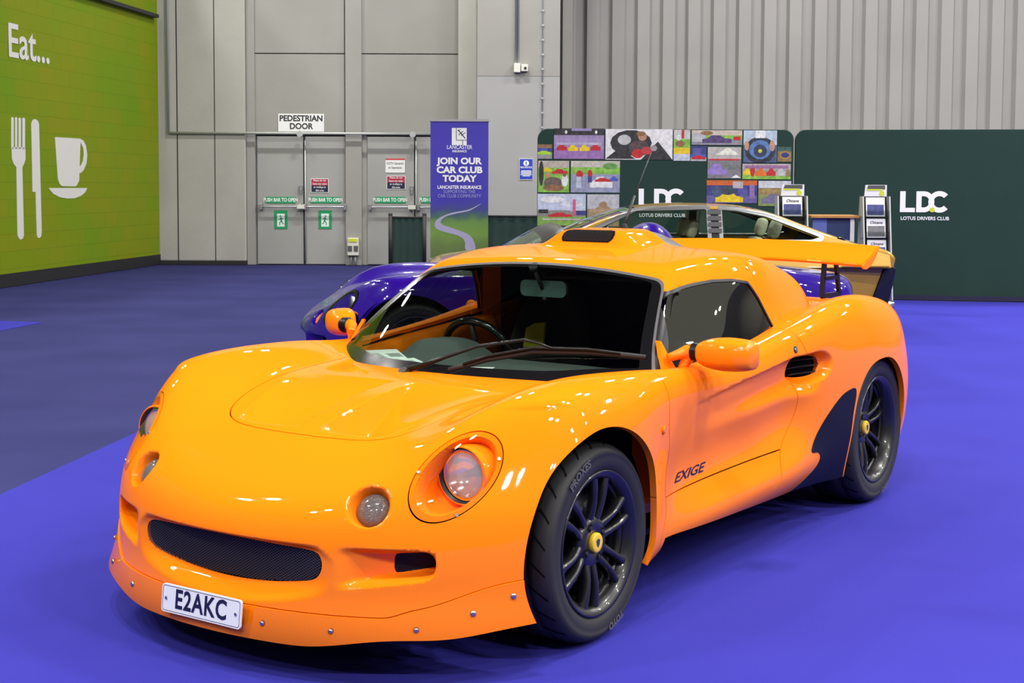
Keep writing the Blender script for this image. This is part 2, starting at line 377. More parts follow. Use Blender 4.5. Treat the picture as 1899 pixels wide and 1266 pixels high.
# ---------------------------------------------------------------- skin: dense mesh of F = 0 with smooth normals, cut along panel lines
def grad(F, P, e=.0012):
    x, y, z = P[:, 0], P[:, 1], P[:, 2]
    return np.stack([F(x+e, y, z)-F(x-e, y, z), F(x, y+e, z)-F(x, y-e, z), F(x, y, z+e)-F(x, y, z-e)], 1)/(2*e)
def skin(F, lo, hi, h):
    """half (y >= 0) of a mirror-symmetric skin"""
    ax = [np.arange(a, b+h, h) for a, b in zip(lo, hi)]
    S = F(ax[0][:, None, None], ax[1][None, :, None], ax[2][None, None, :]); S = np.ascontiguousarray(np.broadcast_to(S, tuple(map(len, ax))))
    s = S < 0; nx, ny, nz = S.shape
    cnt = sum(s[i:nx-1+i, j:ny-1+j, k:nz-1+k].astype(np.int8) for i in (0, 1) for j in (0, 1) for k in (0, 1))
    act = (cnt > 0) & (cnt < 8); I = np.argwhere(act); idx = -np.ones(act.shape, int); idx[act] = np.arange(len(I))
    acc = np.zeros((len(I), 3)); num = np.zeros(len(I))
    cs = [(i, j, k) for i in (0, 1) for j in (0, 1) for k in (0, 1)]
    for a in cs:
        for d in range(3):
            if a[d]: continue
            b = list(a); b[d] = 1
            sa = S[I[:, 0]+a[0], I[:, 1]+a[1], I[:, 2]+a[2]]; sb = S[I[:, 0]+b[0], I[:, 1]+b[1], I[:, 2]+b[2]]
            c = (sa < 0) != (sb < 0); t = np.where(c, sa/np.where(c, sa-sb, 1), 0)
            p = np.array(a, float)[None].repeat(len(I), 0); p[:, d] += t
            acc[c] += p[c]; num[c] += 1
    V = (I+acc/num[:, None])*h+np.array([a[0] for a in ax])
    for _ in range(4):
        g = grad(F, V); f = F(V[:, 0], V[:, 1], V[:, 2]); st = (f/np.maximum((g*g).sum(1), .05))[:, None]*g
        V = V-np.clip(st, -.4*h, .4*h)
    T = []
    for d in range(3):
        o = [0, 1, 2]; o.remove(d); u, v = (o[0], o[1]) if d != 1 else (o[1], o[0])
        sl0 = [slice(1, n-1) for n in S.shape]; sl1 = list(sl0); sl0[d] = slice(0, S.shape[d]-1); sl1[d] = slice(1, S.shape[d])
        c = s[tuple(sl0)] != s[tuple(sl1)]; E = np.argwhere(c)
        off = np.ones(3, int); off[d] = 0; E = E+off
        ins = s[E[:, 0], E[:, 1], E[:, 2]]
        def at(du, dv):
            q = E.copy(); q[:, u] -= du; q[:, v] -= dv
            return idx[q[:, 0], q[:, 1], q[:, 2]]
        a, b, c_, e = at(1, 1), at(0, 1), at(0, 0), at(1, 0)
        Q = np.stack([a, b, c_, e], 1); Q[~ins] = Q[~ins][:, ::-1]
        Q = Q[(Q >= 0).all(1)]
        T += [Q[:, [0, 1, 2]], Q[:, [0, 2, 3]]]
    T = np.concatenate(T)
    g = grad(F, V); N = g/np.linalg.norm(g, axis=1, keepdims=True)
    return V, N, T
def compact(V, N, T):
    u, inv = np.unique(T, return_inverse=True)
    return V[u], N[u], inv.reshape(T.shape)
def cut(m, g):
    """split a skin by the sign of g (per vertex): returns (g < 0 part, g > 0 part)"""
    V, N, T = m
    if len(T) == 0: return m, m
    g = np.where(np.abs(g) < 1e-7, 1e-7, g)
    neg = g[T] < 0; k = neg.sum(1)
    ins, out = T[k == 3], T[k == 0]
    VV, NN = [V], [N]; nv = len(V); A, B = [ins], [out]
    X = T[(k > 0) & (k < 3)]
    if len(X):
        xn = g[X] < 0; one = xn.sum(1) == 1; odd = np.where(one, np.argmax(xn, 1), np.argmin(xn, 1))
        r = np.arange(len(X)); p, q, w_ = X[r, odd], X[r, (odd+1) % 3], X[r, (odd+2) % 3]
        E = np.sort(np.concatenate([np.stack([p, q], 1), np.stack([p, w_], 1)]), 1)
        key = E[:, 0]*(nv+1)+E[:, 1]; uk, first, inv = np.unique(key, return_index=True, return_inverse=True)
        e = E[first]; t = (g[e[:, 0]]/(g[e[:, 0]]-g[e[:, 1]]))[:, None]
        VV.append(V[e[:, 0]]*(1-t)+V[e[:, 1]]*t); n_ = N[e[:, 0]]*(1-t)+N[e[:, 1]]*t; NN.append(n_/np.maximum(np.linalg.norm(n_, axis=1, keepdims=True), 1e-9))
        i1, i2 = nv+inv[:len(X)], nv+inv[len(X):]
        tip = np.stack([p, i1, i2], 1); base = np.concatenate([np.stack([i1, q, w_], 1), np.stack([i1, w_, i2], 1)])
        o2 = np.concatenate([one, one])
        A += [tip[one], base[~o2]]; B += [tip[~one], base[o2]]
    V, N = np.concatenate(VV), np.concatenate(NN)
    return compact(V, N, np.concatenate(A)), compact(V, N, np.concatenate(B))
def on(m, fn, *a): return fn(m[0][:, 0], m[0][:, 1], m[0][:, 2], *a)
def mirror(m):
    V, N, T = m; s = np.array([1, -1, 1.])
    return np.concatenate([V, V*s]), np.concatenate([N, N*s]), np.concatenate([T, T[:, ::-1]+len(V)])
def flip(m): s = np.array([1, -1, 1.]); return m[0]*s, m[1]*s, m[2][:, ::-1]
def weld(m, tol=2e-5):
    V, N, T = m; k = np.round(V/tol).astype(np.int64); _, f, inv = np.unique(k, axis=0, return_index=True, return_inverse=True)
    inv = inv.reshape(-1); T = inv[T]; ok = (T[:, 0] != T[:, 1]) & (T[:, 1] != T[:, 2]) & (T[:, 0] != T[:, 2])
    return V[f], N[f], T[ok]
def grow(m, d): return m[0]+m[1]*d, m[1], m[2]
def largest(m):
    """keep the biggest connected piece"""
    V, N, T = weld(m); lab = np.arange(len(V))
    while True:
        lo = lab[T].min(1); new = lab.copy(); np.minimum.at(new, T.reshape(-1), np.repeat(lo, 3)); new = new[new]
        if (new == lab).all(): break
        lab = new
    ids, cnt = np.unique(lab[T[:, 0]], return_counts=True); return compact(V, N, T[lab[T[:, 0]] == ids[np.argmax(cnt)]])
def panel(name, m, material, parent, lip=.012, thick=None, off=0.0):
    """link a skin piece as one mesh; its rim is turned inwards so the sheet shows a thickness"""
    V, N, T = weld(m)
    if off: V = V+N*off
    nV = len(V); F = T.tolist(); VN = [V]; NN = [N]
    if lip:
        e = np.sort(np.concatenate([T[:, [0, 1]], T[:, [1, 2]], T[:, [2, 0]]]), 1); d = np.concatenate([T[:, [0, 1]], T[:, [1, 2]], T[:, [2, 0]]])
        key = e[:, 0]*(nV+1)+e[:, 1]; _, f, c = np.unique(key, return_index=True, return_counts=True)
        be = d[f[c == 1]]; be = be[~((np.abs(V[be[:, 0], 1]) < 1e-5) & (np.abs(V[be[:, 1], 1]) < 1e-5))]
        u, inv = np.unique(be, return_inverse=True); inv = inv.reshape(be.shape)
        dirs = -N[u]; a = V[u]; b = V[u]+dirs*lip
        k = nV; VN += [a, b]; nu = len(u)
        ex = V[be[:, 1]]-V[be[:, 0]]
        en = np.cross(ex, -N[be[:, 0]]); en /= np.maximum(np.linalg.norm(en, axis=1, keepdims=True), 1e-9)
        vn = np.zeros((nu, 3)); np.add.at(vn, inv[:, 0], en); np.add.at(vn, inv[:, 1], en); vn /= np.maximum(np.linalg.norm(vn, axis=1, keepdims=True), 1e-9)
        vn = -vn
        NN += [vn, vn]
        F += [[k+i, k+nu+i, k+nu+j, k+j] for i, j in inv.tolist()]
    V = np.concatenate(VN); N = np.concatenate(NN)
    me = bpy.data.meshes.new(name); me.from_pydata(V.tolist(), [], F); me.materials.append(material)
    me.polygons.foreach_set('use_smooth', [True]*len(F)); me.update()
    me.normals_split_custom_set_from_vertices(N.tolist())
    return link(name, me, parent)
def poly_sd(poly, x, z):
    """signed distance to a closed outline, < 0 inside"""
    P = np.array(poly, float); d = np.full(np.shape(x), 1e9); ins = np.zeros(np.shape(x), bool)
    for i in range(len(P)):
        a, b = P[i], P[(i+1) % len(P)]; e = b-a; wx, wz = x-a[0], z-a[1]
        t = np.clip((wx*e[0]+wz*e[1])/(e@e), 0, 1); d = np.minimum(d, np.hypot(wx-e[0]*t, wz-e[1]*t))
        c = ((a[1] > z) != (b[1] > z)) & (x < (b[0]-a[0])*(z-a[1])/np.where(b[1]-a[1] == 0, 1e-9, b[1]-a[1])+a[0]); ins ^= c
    return np.where(ins, -d, d)
def smooth_poly(pts, n=8, closed=True):
    P = np.array(pts, float); m = len(P); out = []
    for i in range(m if closed else m-1):
        p0, p1, p2, p3 = (P[(i+k) % m] if closed else P[min(max(i+k, 0), m-1)] for k in (-1, 0, 1, 2))
        for j in range(n):
            t = j/n; out.append(.5*((2*p1)+(-p0+p2)*t+(2*p0-5*p1+4*p2-p3)*t*t+(-p0+3*p1-3*p2+p3)*t**3))
    if not closed: out.append(P[-1])
    return np.array(out)
# ---------------------------------------------------------------- the orange sports car: skin panels
CAR_YAW = math.atan2(-.82738172, -.55937536)
def car_to_world(x, y):
    """ground position of a car-space point"""
    f = np.array([-.82738172, -.55801017]); f = f/np.linalg.norm(f); r = np.array([f[1], -f[0]])
    d = np.array([x-3.5615, y-2.8837]); return float(d@r), float(d@f)
_f = np.array([-.82738172, -.55801017]); _f = _f/np.linalg.norm(_f)
CAR_YAW = math.atan2(_f[0], _f[1])          # heading of the car's nose in world space
_o = car_to_world(0, 0)
car = empty('sports_car', (_o[0], _o[1], 0), CAR_YAW, 'bright orange coupe with black wheels and high rear wing, in front of the other cars', 'car')
CELL = 0.0095
FA, RA = (.045, .297, .362, .356), (-2.258, .300, .326, .332)      # wheel arches: centre x, z, radii
def arch_g(x, z, a, grow=0.0):
    p = 2.0 if a is FA else np.where(x > a[0], 2.7, 2.0)
    return ((np.abs((x-a[0])/a[2])**p+np.abs((z-a[1])/a[3])**p)**(1/p)-1)*a[2]
def seam_z(x, y):                # upper edge of the chin splitter
    return .190+.018*sst(.50, .60, np.abs(y))+.075*sst(.52, .84, np.abs(y))
def lip_z(x, y): return .105+.035*sst(.25, .6, np.abs(y))+.022*sst(.6, .85, np.abs(y))
def door_front(z): return -.40+.055*sst(.34, .20, z)*1.0-.035*sst(.62, .48, z)+.035*sst(.62, .48, z)*0
_dr = curve1([.14, .21, .235, .29, .376, .442, .547, .608, .688, .753, .81, .9], [-1.08, -1.08, -1.20, -1.28, -1.34, -1.43, -1.47, -1.46, -1.50, -1.47, -1.43, -1.36])
def sill_bottom(x): return np.interp(-x, [.2, .5, .9, 1.3, 1.62, 2.1], [.232, .222, .206, .188, .172, .165])
GUARD = smooth_poly([(-1.940, .528), (-1.87, .536), (-1.78, .510), (-1.67, .442), (-1.575, .349), (-1.57, .325), (-1.625, .318), (-1.652, .296), (-1.635, .262), (-1.56, .215), (-1.50, .165), (-1.75, .118), (-1.935, .118), (-1.925, .20), (-1.918, .30), (-1.922, .42)], 5)
def split(m, g, gap=.0018):
    a, rest = cut(m, g(m)+gap); _, b = cut(rest, g(rest)-gap)
    return a, b
body = skin(body_full, (-3.2, -.03, .07), (.88, .93, .96), CELL)
_, body = cut(body, on(body, lambda x, y, z: y))[::-1] if False else (None, cut(body, -body[0][:, 1])[0])
body = cut(body, on(body, lambda x, y, z: np.where(x < -.1, -cabin(x, y, z), -cabin(x, y, z))))[0]
body = cut(body, on(body, lambda x, y, z: np.where(y > .45, -arch_g(x, z, FA), -1.0)))[0]
body = cut(body, on(body, lambda x, y, z: np.where(y > .45, -arch_g(x, z, RA), -1.0)))[0]
def bottom(x, y, z):
    b = np.where(x > .3, lip_z(x, y), np.where(x > -.42, .165, np.where(x > -2.0, sill_bottom(x), .20)))
    return b-z
body = cut(body, on(body, bottom))[0]
# chin splitter
split_m, body = split(body, lambda m: on(m, lambda x, y, z: np.where(x > .30, z-seam_z(x, y), .3)), .0012)
# headlamp covers
cover, body = split(body, lambda m: on(m, hl_g), .0015)
# mouth, corner inlet and pod floors
gm, body = cut(body, on(body, lambda x, y, z: np.where(x > .5, grille_d(y, z)+.0105, 1.0)))
def inlet_g(x, y, z):
    t = np.clip((y-.385)/.235, 0, 1.0); zt = .374-.008*t; zb = .262+.035*t
    return np.where((x > .35) & (x < .75), smax(np.maximum(z-zt+.016, zb+.018-z), np.maximum(.505-y, y-.610), .02), 1.0)
im, body = cut(body, on(body, inlet_g))
pod, body = cut(body, on(body, lambda x, y, z: np.where((x > .5) & (x < .75) & (np.abs(ind_r(x, y, z)[1]) < .15), ind_r(x, y, z)[0]-.046, 1.0)))
# bonnet lid
lid, body = split(body, lambda m: on(m, lambda x, y, z: np.where((z > .5) & (x < .5) & (x > -.6), hood_g(x, y), .5)), .0016)
# side inlet hole
hole, body = cut(body, on(body, lambda x, y, z: np.where((x < -1.3) & (x > -1.75) & (y > .4), (np.sqrt(((x+1.570)/.094)**2+((z-.655+.06*(x+1.55))/.041)**2)-1)*.05, 1.0)))
# front clam | door + sill | rear clam
front, rest = split(body, lambda m: on(m, lambda x, y, z: door_front(z)-x), .002)
mid, rear = split(rest, lambda m: on(m, lambda x, y, z: _dr(z)-x), .002)
sill, door = split(mid, lambda m: on(m, lambda x, y, z: z-(.352-.022*(x+.45))), .002)
guard, rear = cut(rear, on(rear, lambda x, y, z: np.where(y > .5, poly_sd(GUARD, x, z), 1.0)))
P_ORANGE = M['orange']
panel('nose_clamshell', mirror(front), P_ORANGE, car, .020)
panel('bonnet_lid', mirror(lid), P_ORANGE, car, .014)
panel('tail_clamshell', mirror(rear), P_ORANGE, car, .022)
for s in (1, -1):
    ms = (lambda m: m) if s > 0 else flip
    panel('door', ms(door), P_ORANGE, car, .016)
    panel('side_sill', ms(sill), P_ORANGE, car, .016)
    panel('stone_guard', ms(guard), M['guard'], car, .004, off=.0015)
_t = on(split_m, lambda x, y, z: np.clip((seam_z(x, y)-z)/(seam_z(x, y)-lip_z(x, y)), 0, 1))
_o2 = (.005+.026*_t**1.6*sst(.95, .6, split_m[0][:, 1]))[:, None]*split_m[1]*np.array([1, 1, 0])
sp2 = (split_m[0]+_o2, split_m[1], split_m[2])
panel('chin_splitter', mirror(sp2), P_ORANGE, car, .03)
# ---------------------------------------------------------------- cabin
cab = skin(cabin, (-2.75, -.03, .60), (-.1, .80, 1.24), CELL)
cab = cut(cab, -cab[0][:, 1])[0]
cab = cut(cab, on(cab, lambda x, y, z: -body_base(x, y, z)))[0]
def pil_y(z): return np.interp(z, [.66, .715, .80, .90, .989, 1.05], [.712, .682, .640, .593, .549, .515])
def ws_g(x, y, z):               # < 0 on the windscreen incl. its black surround
    zt = 1.064-.16*y**2
    return np.where(x > -1.05, smax(y-pil_y(z), z-zt, .05), .5)
def roofside_z(x): return np.interp(-x, [.70, .873, 1.0, 1.14, 1.26, 1.40, 1.6], [.955, .988, 1.005, 1.0155, 1.0135, .998, .97])
wsm, cab = cut(cab, on(cab, ws_g))
seal_w = lambda x, y, z: ws_g(x, y, z)+.0075
inner_m, surr = cut(wsm, on(wsm, seal_w))
glass_m, frit = cut(inner_m, on(inner_m, lambda x, y, z: np.maximum(ws_g(x, y, z)+.010+.030*sst(1.04, .95, z), .735+.012*sst(.3, .6, y)-z)))
win_poly = [(-.555, .70), (-.60, .725), (-.685, .815), (-.745, .90), (-.80, .966), (-.85, .980), (-.94, .994), (-1.02, 1.0025), (-1.14, 1.0105), (-1.26, 1.008), (-1.365, .994), (-1.42, .925), (-1.505, .785), (-1.52, .74), (-1.5, .68), (-.6, .66)]
sg = lambda x, y, z: np.where(y > .45, poly_sd(win_poly, x, z), 1.0)
winm, cab = cut(cab, on(cab, sg))
swin, sseal = cut(winm, on(winm, lambda x, y, z: sg(x, y, z)+.010))
pillar, cab = cut(cab, on(cab, lambda x, y, z: np.where((x > -1.02) & (z < roofside_z(x)), np.maximum(y-pil_y(z)-.9, -(x+np.interp(z, [.66, .72, .99, 1.06], [.62, .64, .885, .93]))), .5)))
lidg, cab = cut(cab, on(cab, lambda x, y, z: np.maximum(np.maximum(x+1.50, -2.16-x), y-np.clip(.47+.45*(-1.50-x), .47, .585))))
roof_m, butt = split(cab, lambda m: on(m, lambda x, y, z: -(x+1.42+.35*(1.0-z)*0)), .0012)
panel('roof', mirror(roof_m), P_ORANGE, car, .016)
panel('roof_buttress', mirror(butt), P_ORANGE, car, .016)
panel('engine_grille', mirror(lidg), M['trim'], car, .01, off=-.006)
panel('windscreen', mirror(glass_m), M['windscreen'], car, 0)
panel('windscreen_surround', mirror(surr), M['grey_trim'], car, .012)
panel('windscreen_border', mirror(frit), M['black_gloss'], car, 0)
for s in (1, -1):
    ms = (lambda m: m) if s > 0 else flip
    panel('windscreen_pillar', ms(largest(pillar)), M['black_satin'], car, .012)
    panel('side_window', ms(swin), M['side_glass'], car, 0, off=-.004)
    panel('window_seal', ms(sseal), M['black_satin'], car, .010)
# ---------------------------------------------------------------- surface probes
def root_along(F, base, d, t0, t1, n=240):
    """first point from t0 to t1 along d where F turns negative (vector of base points)"""
    base = np.asarray(base, float); t = np.linspace(t0, t1, n)
    Q = base[:, None, :]+np.asarray(d, float)[None, None, :]*t[None, :, None]
    v = F(Q[..., 0], np.abs(Q[..., 1]), Q[..., 2]); neg = v < 0; i = np.argmax(neg, 1); ok = neg.any(1) & (i > 0)
    r = np.arange(len(base)); i = np.maximum(i, 1); a = v[r, i-1]/(v[r, i-1]-v[r, i]+1e-12); tt = t[i-1]+(t[1]-t[0])*a
    return base+np.asarray(d, float)*tt[:, None], ok
def front_pt(y, z, F=None, off=0.0):
    P, ok = root_along(F or body_full, np.stack([np.zeros(np.shape(y)), y, z], -1).reshape(-1, 3), (1, 0, 0), .95, .40)
    return P+np.array([off, 0, 0])
def side_pt(x, z, F=None, off=0.0):
    P, ok = root_along(F or body_full, np.stack([x, np.zeros(np.shape(x)), z], -1).reshape(-1, 3), (0, 1, 0), 1.0, .5)
    return P+np.array([0, off, 0])
def top_pt(x, y, F=None, off=0.0):
    P, ok = root_along(F or body_full, np.stack([x, y, np.zeros(np.shape(x))], -1).reshape(-1, 3), (0, 0, 1), 1.3, .3)
    return P+np.array([0, 0, off])
def nrm(F, p):
    p = np.array(p, float); s = -1 if p[1] < 0 else 1; q = p*[1, s, 1]
    g = grad(F, q[None])[0]; g = g/np.linalg.norm(g); return Vector((g[0], g[1]*s, g[2]))
def text_mesh(body, size, bold=0.0, shear=0.0, space=1.0, res=3):
    c = bpy.data.curves.new('t', 'FONT'); c.body = body; c.size = size; c.align_x = 'CENTER'; c.align_y = 'CENTER'; c.offset = bold; c.shear = shear; c.resolution_u = res; c.space_character = space
    o = bpy.data.objects.new('t', c); COL.objects.link(o)
    dg = bpy.context.evaluated_depsgraph_get(); me = bpy.data.meshes.new_from_object(o.evaluated_get(dg))
    vs = [tuple(v.co) for v in me.vertices]; fs = [tuple(p.vertices) for p in me.polygons]
    bpy.data.objects.remove(o); bpy.data.curves.remove(c); bpy.data.meshes.remove(me)
    return vs, fs
# ---------------------------------------------------------------- wheels
def spokes_mb(rim_r, h_rim, h_hub, hub_r, bow):
    m = MB(); n = 9
    for k in range(6):
        th = R(90+60*k+8)
        for s in (-1, 1):
            path = []
            for i in range(n):
                t = i/(n-1); rr = hub_r+(rim_r-hub_r)*t
                lat = s*(.0175+.015*t**1.3); h = h_hub+(h_rim-h_hub)*t**1.6+bow*math.sin(math.pi*t)
                path.append((rr, lat, h))
            for i in range(n-1):
                vs = []
                for j in (i, i+1):
                    rr, lat, h = path[j]; wd = .0105+.002*math.cos(math.pi*2*j/(n-1)); dp = .030
                    for a, b in ((-wd, 0), (-wd*.55, .006), (wd*.55, .006), (wd, 0), (wd, -dp), (-wd, -dp)):
                        x = rr*math.cos(th)-(lat+a)*math.sin(th); z = rr*math.sin(th)+(lat+a)*math.cos(th); vs.append((x, h+b, z))
                m.add(vs, [(q, (q+1) % 6, 6+(q+1) % 6, 6+q) for q in range(6)], 0, True)
    return m
def tyre_mb(Ro, Ri, wd, groove=True):
    b = wd/2; q = Ro-Ri
    half = [(Ri-.004, b-.012), (Ri+.006, b-.001), (Ri+.02, b+.006), (Ri+.45*q, b+.010), (Ri+.62*q, b+.007), (Ri+.64*q, b+.0085), (Ri+.80*q, b+.001), (Ri+.90*q, b-.010), (Ri+.965*q, b-.024), (Ro, b-.042), (Ro, b-.060), (Ro-.006, b-.062), (Ro-.006, b-.070), (Ro, b-.072)]
    prof = half+[(r_, -h_) for r_, h_ in half[::-1]]
    mis = [0]*len(prof); m = MB(); m.lathe(prof, 72, 'y', mis=mis)
    for k in range(24):                 # dark raised strips painting the shade of slanting tread shoulder cuts
        for s in (-1, 1):
            t0 = 2*math.pi*(k+.5*(s > 0))/24; vs = []
            for i, (rr, h) in enumerate(((Ri+.90*q, b-.010), (Ri+.965*q, b-.024), (Ro, b-.042), (Ro, b-.066))):
                for dt in (-.012, .012):
                    t = t0+dt+.055*i*s; r2 = rr+.0012; vs.append((r2*math.cos(t), s*(h+.0008), r2*math.sin(t)))
            m.add(vs, [(2*i, 2*i+1, 2*i+3, 2*i+2) for i in range(3)], 1)
    return m
def bent_text(body, size, rad, h, t_mid, bold=.0012, out=1):
    vs, fs = text_mesh(body, size, bold); o = []
    for x, y, z in vs:
        t = t_mid+x/rad; rr = rad+y*1.0; o.append((rr*math.cos(t), h, rr*math.sin(t)))
    return o, fs
def make_wheel(name, Ro, lip, wd, deep, texts):
    root = empty(name, (0, 0, 0)); b = wd/2
    ty = tyre_mb(Ro, lip-.004, wd).build('tyre', [M['rubber'], M['void']], root)
    if texts:
        for body, size, t_mid in texts:
            m = MB(); vs, fs = bent_text(body, size, lip+.047, b+.0112, t_mid); m.add(vs, fs); m.build('tyre_lettering', M['rubber_mark'], ty)
    m = MB(); hr = .010
    m.lathe([(lip-.010, -b), (lip, -b+.006), (lip-.012, -b+.02), (lip-.024, -b+.05), (lip-.030, b-.055), (lip-.024, b-.012), (lip-.016, b-.004), (lip-.006, b+.002), (lip, b+.004), (lip+.001, b-.006), (lip-.010, b-.016)], 72, 'y')
    m.lathe([(lip-.021, b-.055), (lip-.026, b-.030 if not deep else b-.05), (lip-.036, b-.036 if not deep else b-.056), (lip-.036, b-.06)], 72, 'y')
    rim = m.build('rim', M['wheel'], root)
    h_hub = b-.030 if not deep else b-.066
    sp = spokes_mb(lip-.026, b-.016 if not deep else b-.050, h_hub, .058, .010 if not deep else .012)
    sp.build('spokes', M['wheel'], root)
    m = MB(); m.lathe([(0, h_hub-.035), (.078, h_hub-.035), (.078, h_hub-.002), (.070, h_hub+.008), (.034, h_hub+.012), (.032, h_hub+.008), (0, h_hub+.008)], 36, 'y')
    m.build('hub', M['wheel'], root)
    for k in range(4):
        t = R(45+90*k+18); c = (.052*math.cos(t), 0, .052*math.sin(t)); m = MB()
        m.lathe([(.0145, h_hub+.0105), (.0125, h_hub+.0112), (.0115, h_hub+.0108)], 18, 'y', c=c, mi=0)
        m.lathe([(.0125, h_hub+.0110), (0, h_hub+.0110)], 18, 'y', c=c, mi=1)
        m.lathe([(.007, h_hub+.0112), (.006, h_hub+.015), (0, h_hub+.0155)], 6, 'y', c=c, mi=2, smooth=False)
        m.build('wheel_bolt', [M['black_satin'], M['void'], M['trim']], root)
    m = MB(); m.lathe([(.030, h_hub+.010), (.030, h_hub+.020), (.027, h_hub+.0235), (.0205, h_hub+.0235)], 32, 'y', mi=0)
    cap = m.build('centre_cap', M['yellow'], root)
    m = MB(); m.lathe([(.0205, h_hub+.0236), (0, h_hub+.0238)], 32, 'y', mi=0)
    m.prism([(-.0105, .008), (-.004, .0125), (.004, .0125), (.0105, .008), (.008, -.005), (0, -.0135), (-.008, -.005)], h_hub+.0238, h_hub+.0245, 'xz', 1)
    m.build('cap_emblem', [M['yellow'], M['emblem']], cap)
    m = MB(); m.lathe([(.06, -.02), (.142, -.02), (.142, -.002), (.06, -.002)], 48, 'y', closed=True)
    m.build('brake_disc', M['steel'], root)
    m = MB(); m.box(.085, -.045, -.05, .155, .02, .05); m.build('brake_caliper', M['trim'], root, bevel=.01)
    return root
def put_wheel(root, x, y, z, flipz):
    root.parent = car; root.location = (x, y, z); root.rotation_euler = (0, 0, math.pi if flipz else 0)
def copy_tree(o, parent=None):
    c = o.copy(); COL.objects.link(c)
    if parent: c.parent = parent; c.matrix_parent_inverse = Matrix.Identity(4)
    for ch in list(o.children): copy_tree(ch, c)
    return c
fw_ = make_wheel('wheel', .297, .2165, .195, False, [('PROXES', .034, R(60)), ('TOYO', .030, R(-108))])
rw_ = make_wheel('wheel', .315, .2285, .225, True, [('TOYO', .030, R(-108))])
put_wheel(fw_, 0, .7025, .297, False); put_wheel(rw_, -2.3, .7125, .315, False)
put_wheel(copy_tree(fw_), 0, -.7025, .297, True); put_wheel(copy_tree(rw_), -2.3, -.7125, .315, True)
# ---------------------------------------------------------------- dark inner shells: wheel wells, floor pan, cockpit tub
for s in (1, -1):
    for a, y0, nm in ((FA, .42, 'wheel_well'), (RA, .40, 'wheel_well')):
        m = MB(); n = 40; vs = []
        for i in range(n+1):
            t = math.pi*(-.12+1.24*i/n); r1, r2 = a[2]+.012, a[3]+.012
            for y in (y0, .765 if a is FA else .80): vs.append((a[0]+r1*math.cos(t), s*y, a[1]+r2*math.sin(t)))
        m.add(vs, [(2*i, 2*i+1, 2*i+3, 2*i+2) for i in range(n)], 0, True)
        m.add([vs[2*i] for i in range(n+1)], [tuple(range(n+1))])
        m.build(nm, M['void'], car)
m = MB(); m.box(-2.9, -.40, .135, .62, .40, .17); m.box(-1.9, -.64, .135, -.42, .64, .17); m.box(.38, -.60, .13, .60, .60, .16)
m.build('underbody', M['void'], car)
m = MB()                          # cockpit tub: floor, front and rear bulkheads, dark
m.box(-1.72, -.64, .18, -.30, .64, .20); m.box(-.36, -.66, .18, -.33, .66, .66)
m.box(-1.70, -.60, .18, -1.66, .60, .98); m.box(-1.74, -.52, .9, -1.70, .52, 1.04)
m.build('cockpit_tub', M['seat'], car)
m = MB(); m.box(.38, -.62, .20, .50, .62, .42); m.build('nose_light_block', M['void'], car)  # plain box added behind the nose so its openings stay dark
m = MB(); m.box(-2.8, -.5, .16, -1.8, .5, .72); m.build('engine_bay_light_block', M['void'], car)  # plain box added to block light coming through the rear arches
for s in (1, -1):                 # inner door skin in body colour with a dark belt seal
    m = MB(); pts = [(x, top_z) for x, top_z in ((-.50, .70), (-.70, .715), (-1.0, .74), (-1.3, .765), (-1.55, .785))]
    vs = []
    for x, zt in pts:
        yo = float(YCAB(np.float64(x), np.float64(zt)))+.012
        vs += [(x, s*yo, zt), (x, s*(yo-.050), zt-.004), (x, s*(yo-.075), zt-.06), (x, s*(yo-.075), .25)]
    n = len(pts); m.add(vs, [(4*i+j, 4*i+j+1, 4*i+j+5, 4*i+j+4) for i in range(n-1) for j in range(3)], 0, True)
    dr = m.build('inner_door_panel', M['orange'], car)
    m = MB(); m.tube([(x, s*(float(YCAB(np.float64(x), np.float64(zt)))+.004), zt+.006) for x, zt in pts], .009, 8); m.build('belt_seal', M['black_satin'], dr)
    # rear quarter post inside, body colour
    m = MB(); m.add([(-1.38, s*.60, 1.02), (-1.50, s*.685, .77), (-1.60, s*.655, .77), (-1.48, s*.575, 1.02)], [(0, 1, 2, 3)]); m.add([(-1.50, s*.685, .77), (-1.60, s*.655, .77), (-1.60, s*.64, .3), (-1.5, s*.66, .3)], [(0, 1, 2, 3)])
    m.build('window_post', M['orange'], car)
panel('headlining', mirror(cut(roof_m, roof_m[0][:, 0]*0-1.0)[0] if False else roof_m), M['seat'], car, 0, off=-.014)
panel('buttress_lining', mirror(cut(butt, butt[0][:, 0]+1.50)[0]), M['seat'], car, 0, off=-.014)
# ---------------------------------------------------------------- mouth grille
gp = panel('mouth_grille', mirror(gm), M['void'], car, 0, off=-.012)
def wires(name, ys, zs, inside, pitch, width, ptfn, parent, material, slope=.62):
    """two crossing families of thin wires laid on the surface ptfn"""
    m = MB(); y0, y1 = ys; z0, z1 = zs
    for sg_ in (1, -1):
        L = (y1-y0)+(z1-z0)/slope; k = int(L/pitch)
        for i in range(k):
            u = y0-(z1-z0)/slope+i*pitch if sg_ > 0 else y0+i*pitch
            t = np.linspace(0, 1, 44); z = z0+(z1-z0)*t; y = u+sg_*(z1-z0)/slope*t
            ok = inside(y, z) < 0
            if ok.sum() < 2: continue
            P = ptfn(y[ok], z[ok]); e = width/2
            vs = []
            for p in P: vs += [(p[0], p[1], p[2]-e*1.2), (p[0], p[1], p[2]+e*1.2)]
            m.add(vs, [(2*j, 2*j+1, 2*j+3, 2*j+2) for j in range(len(P)-1)])
    return m.build(name, material, parent)
wires('grille_mesh', (-.37, .37), (.23, .385), lambda y, z: grille_d(np.abs(y), z)+.011, .0125, .0024, lambda y, z: front_pt(y, z), gp, M['mesh_wire'])
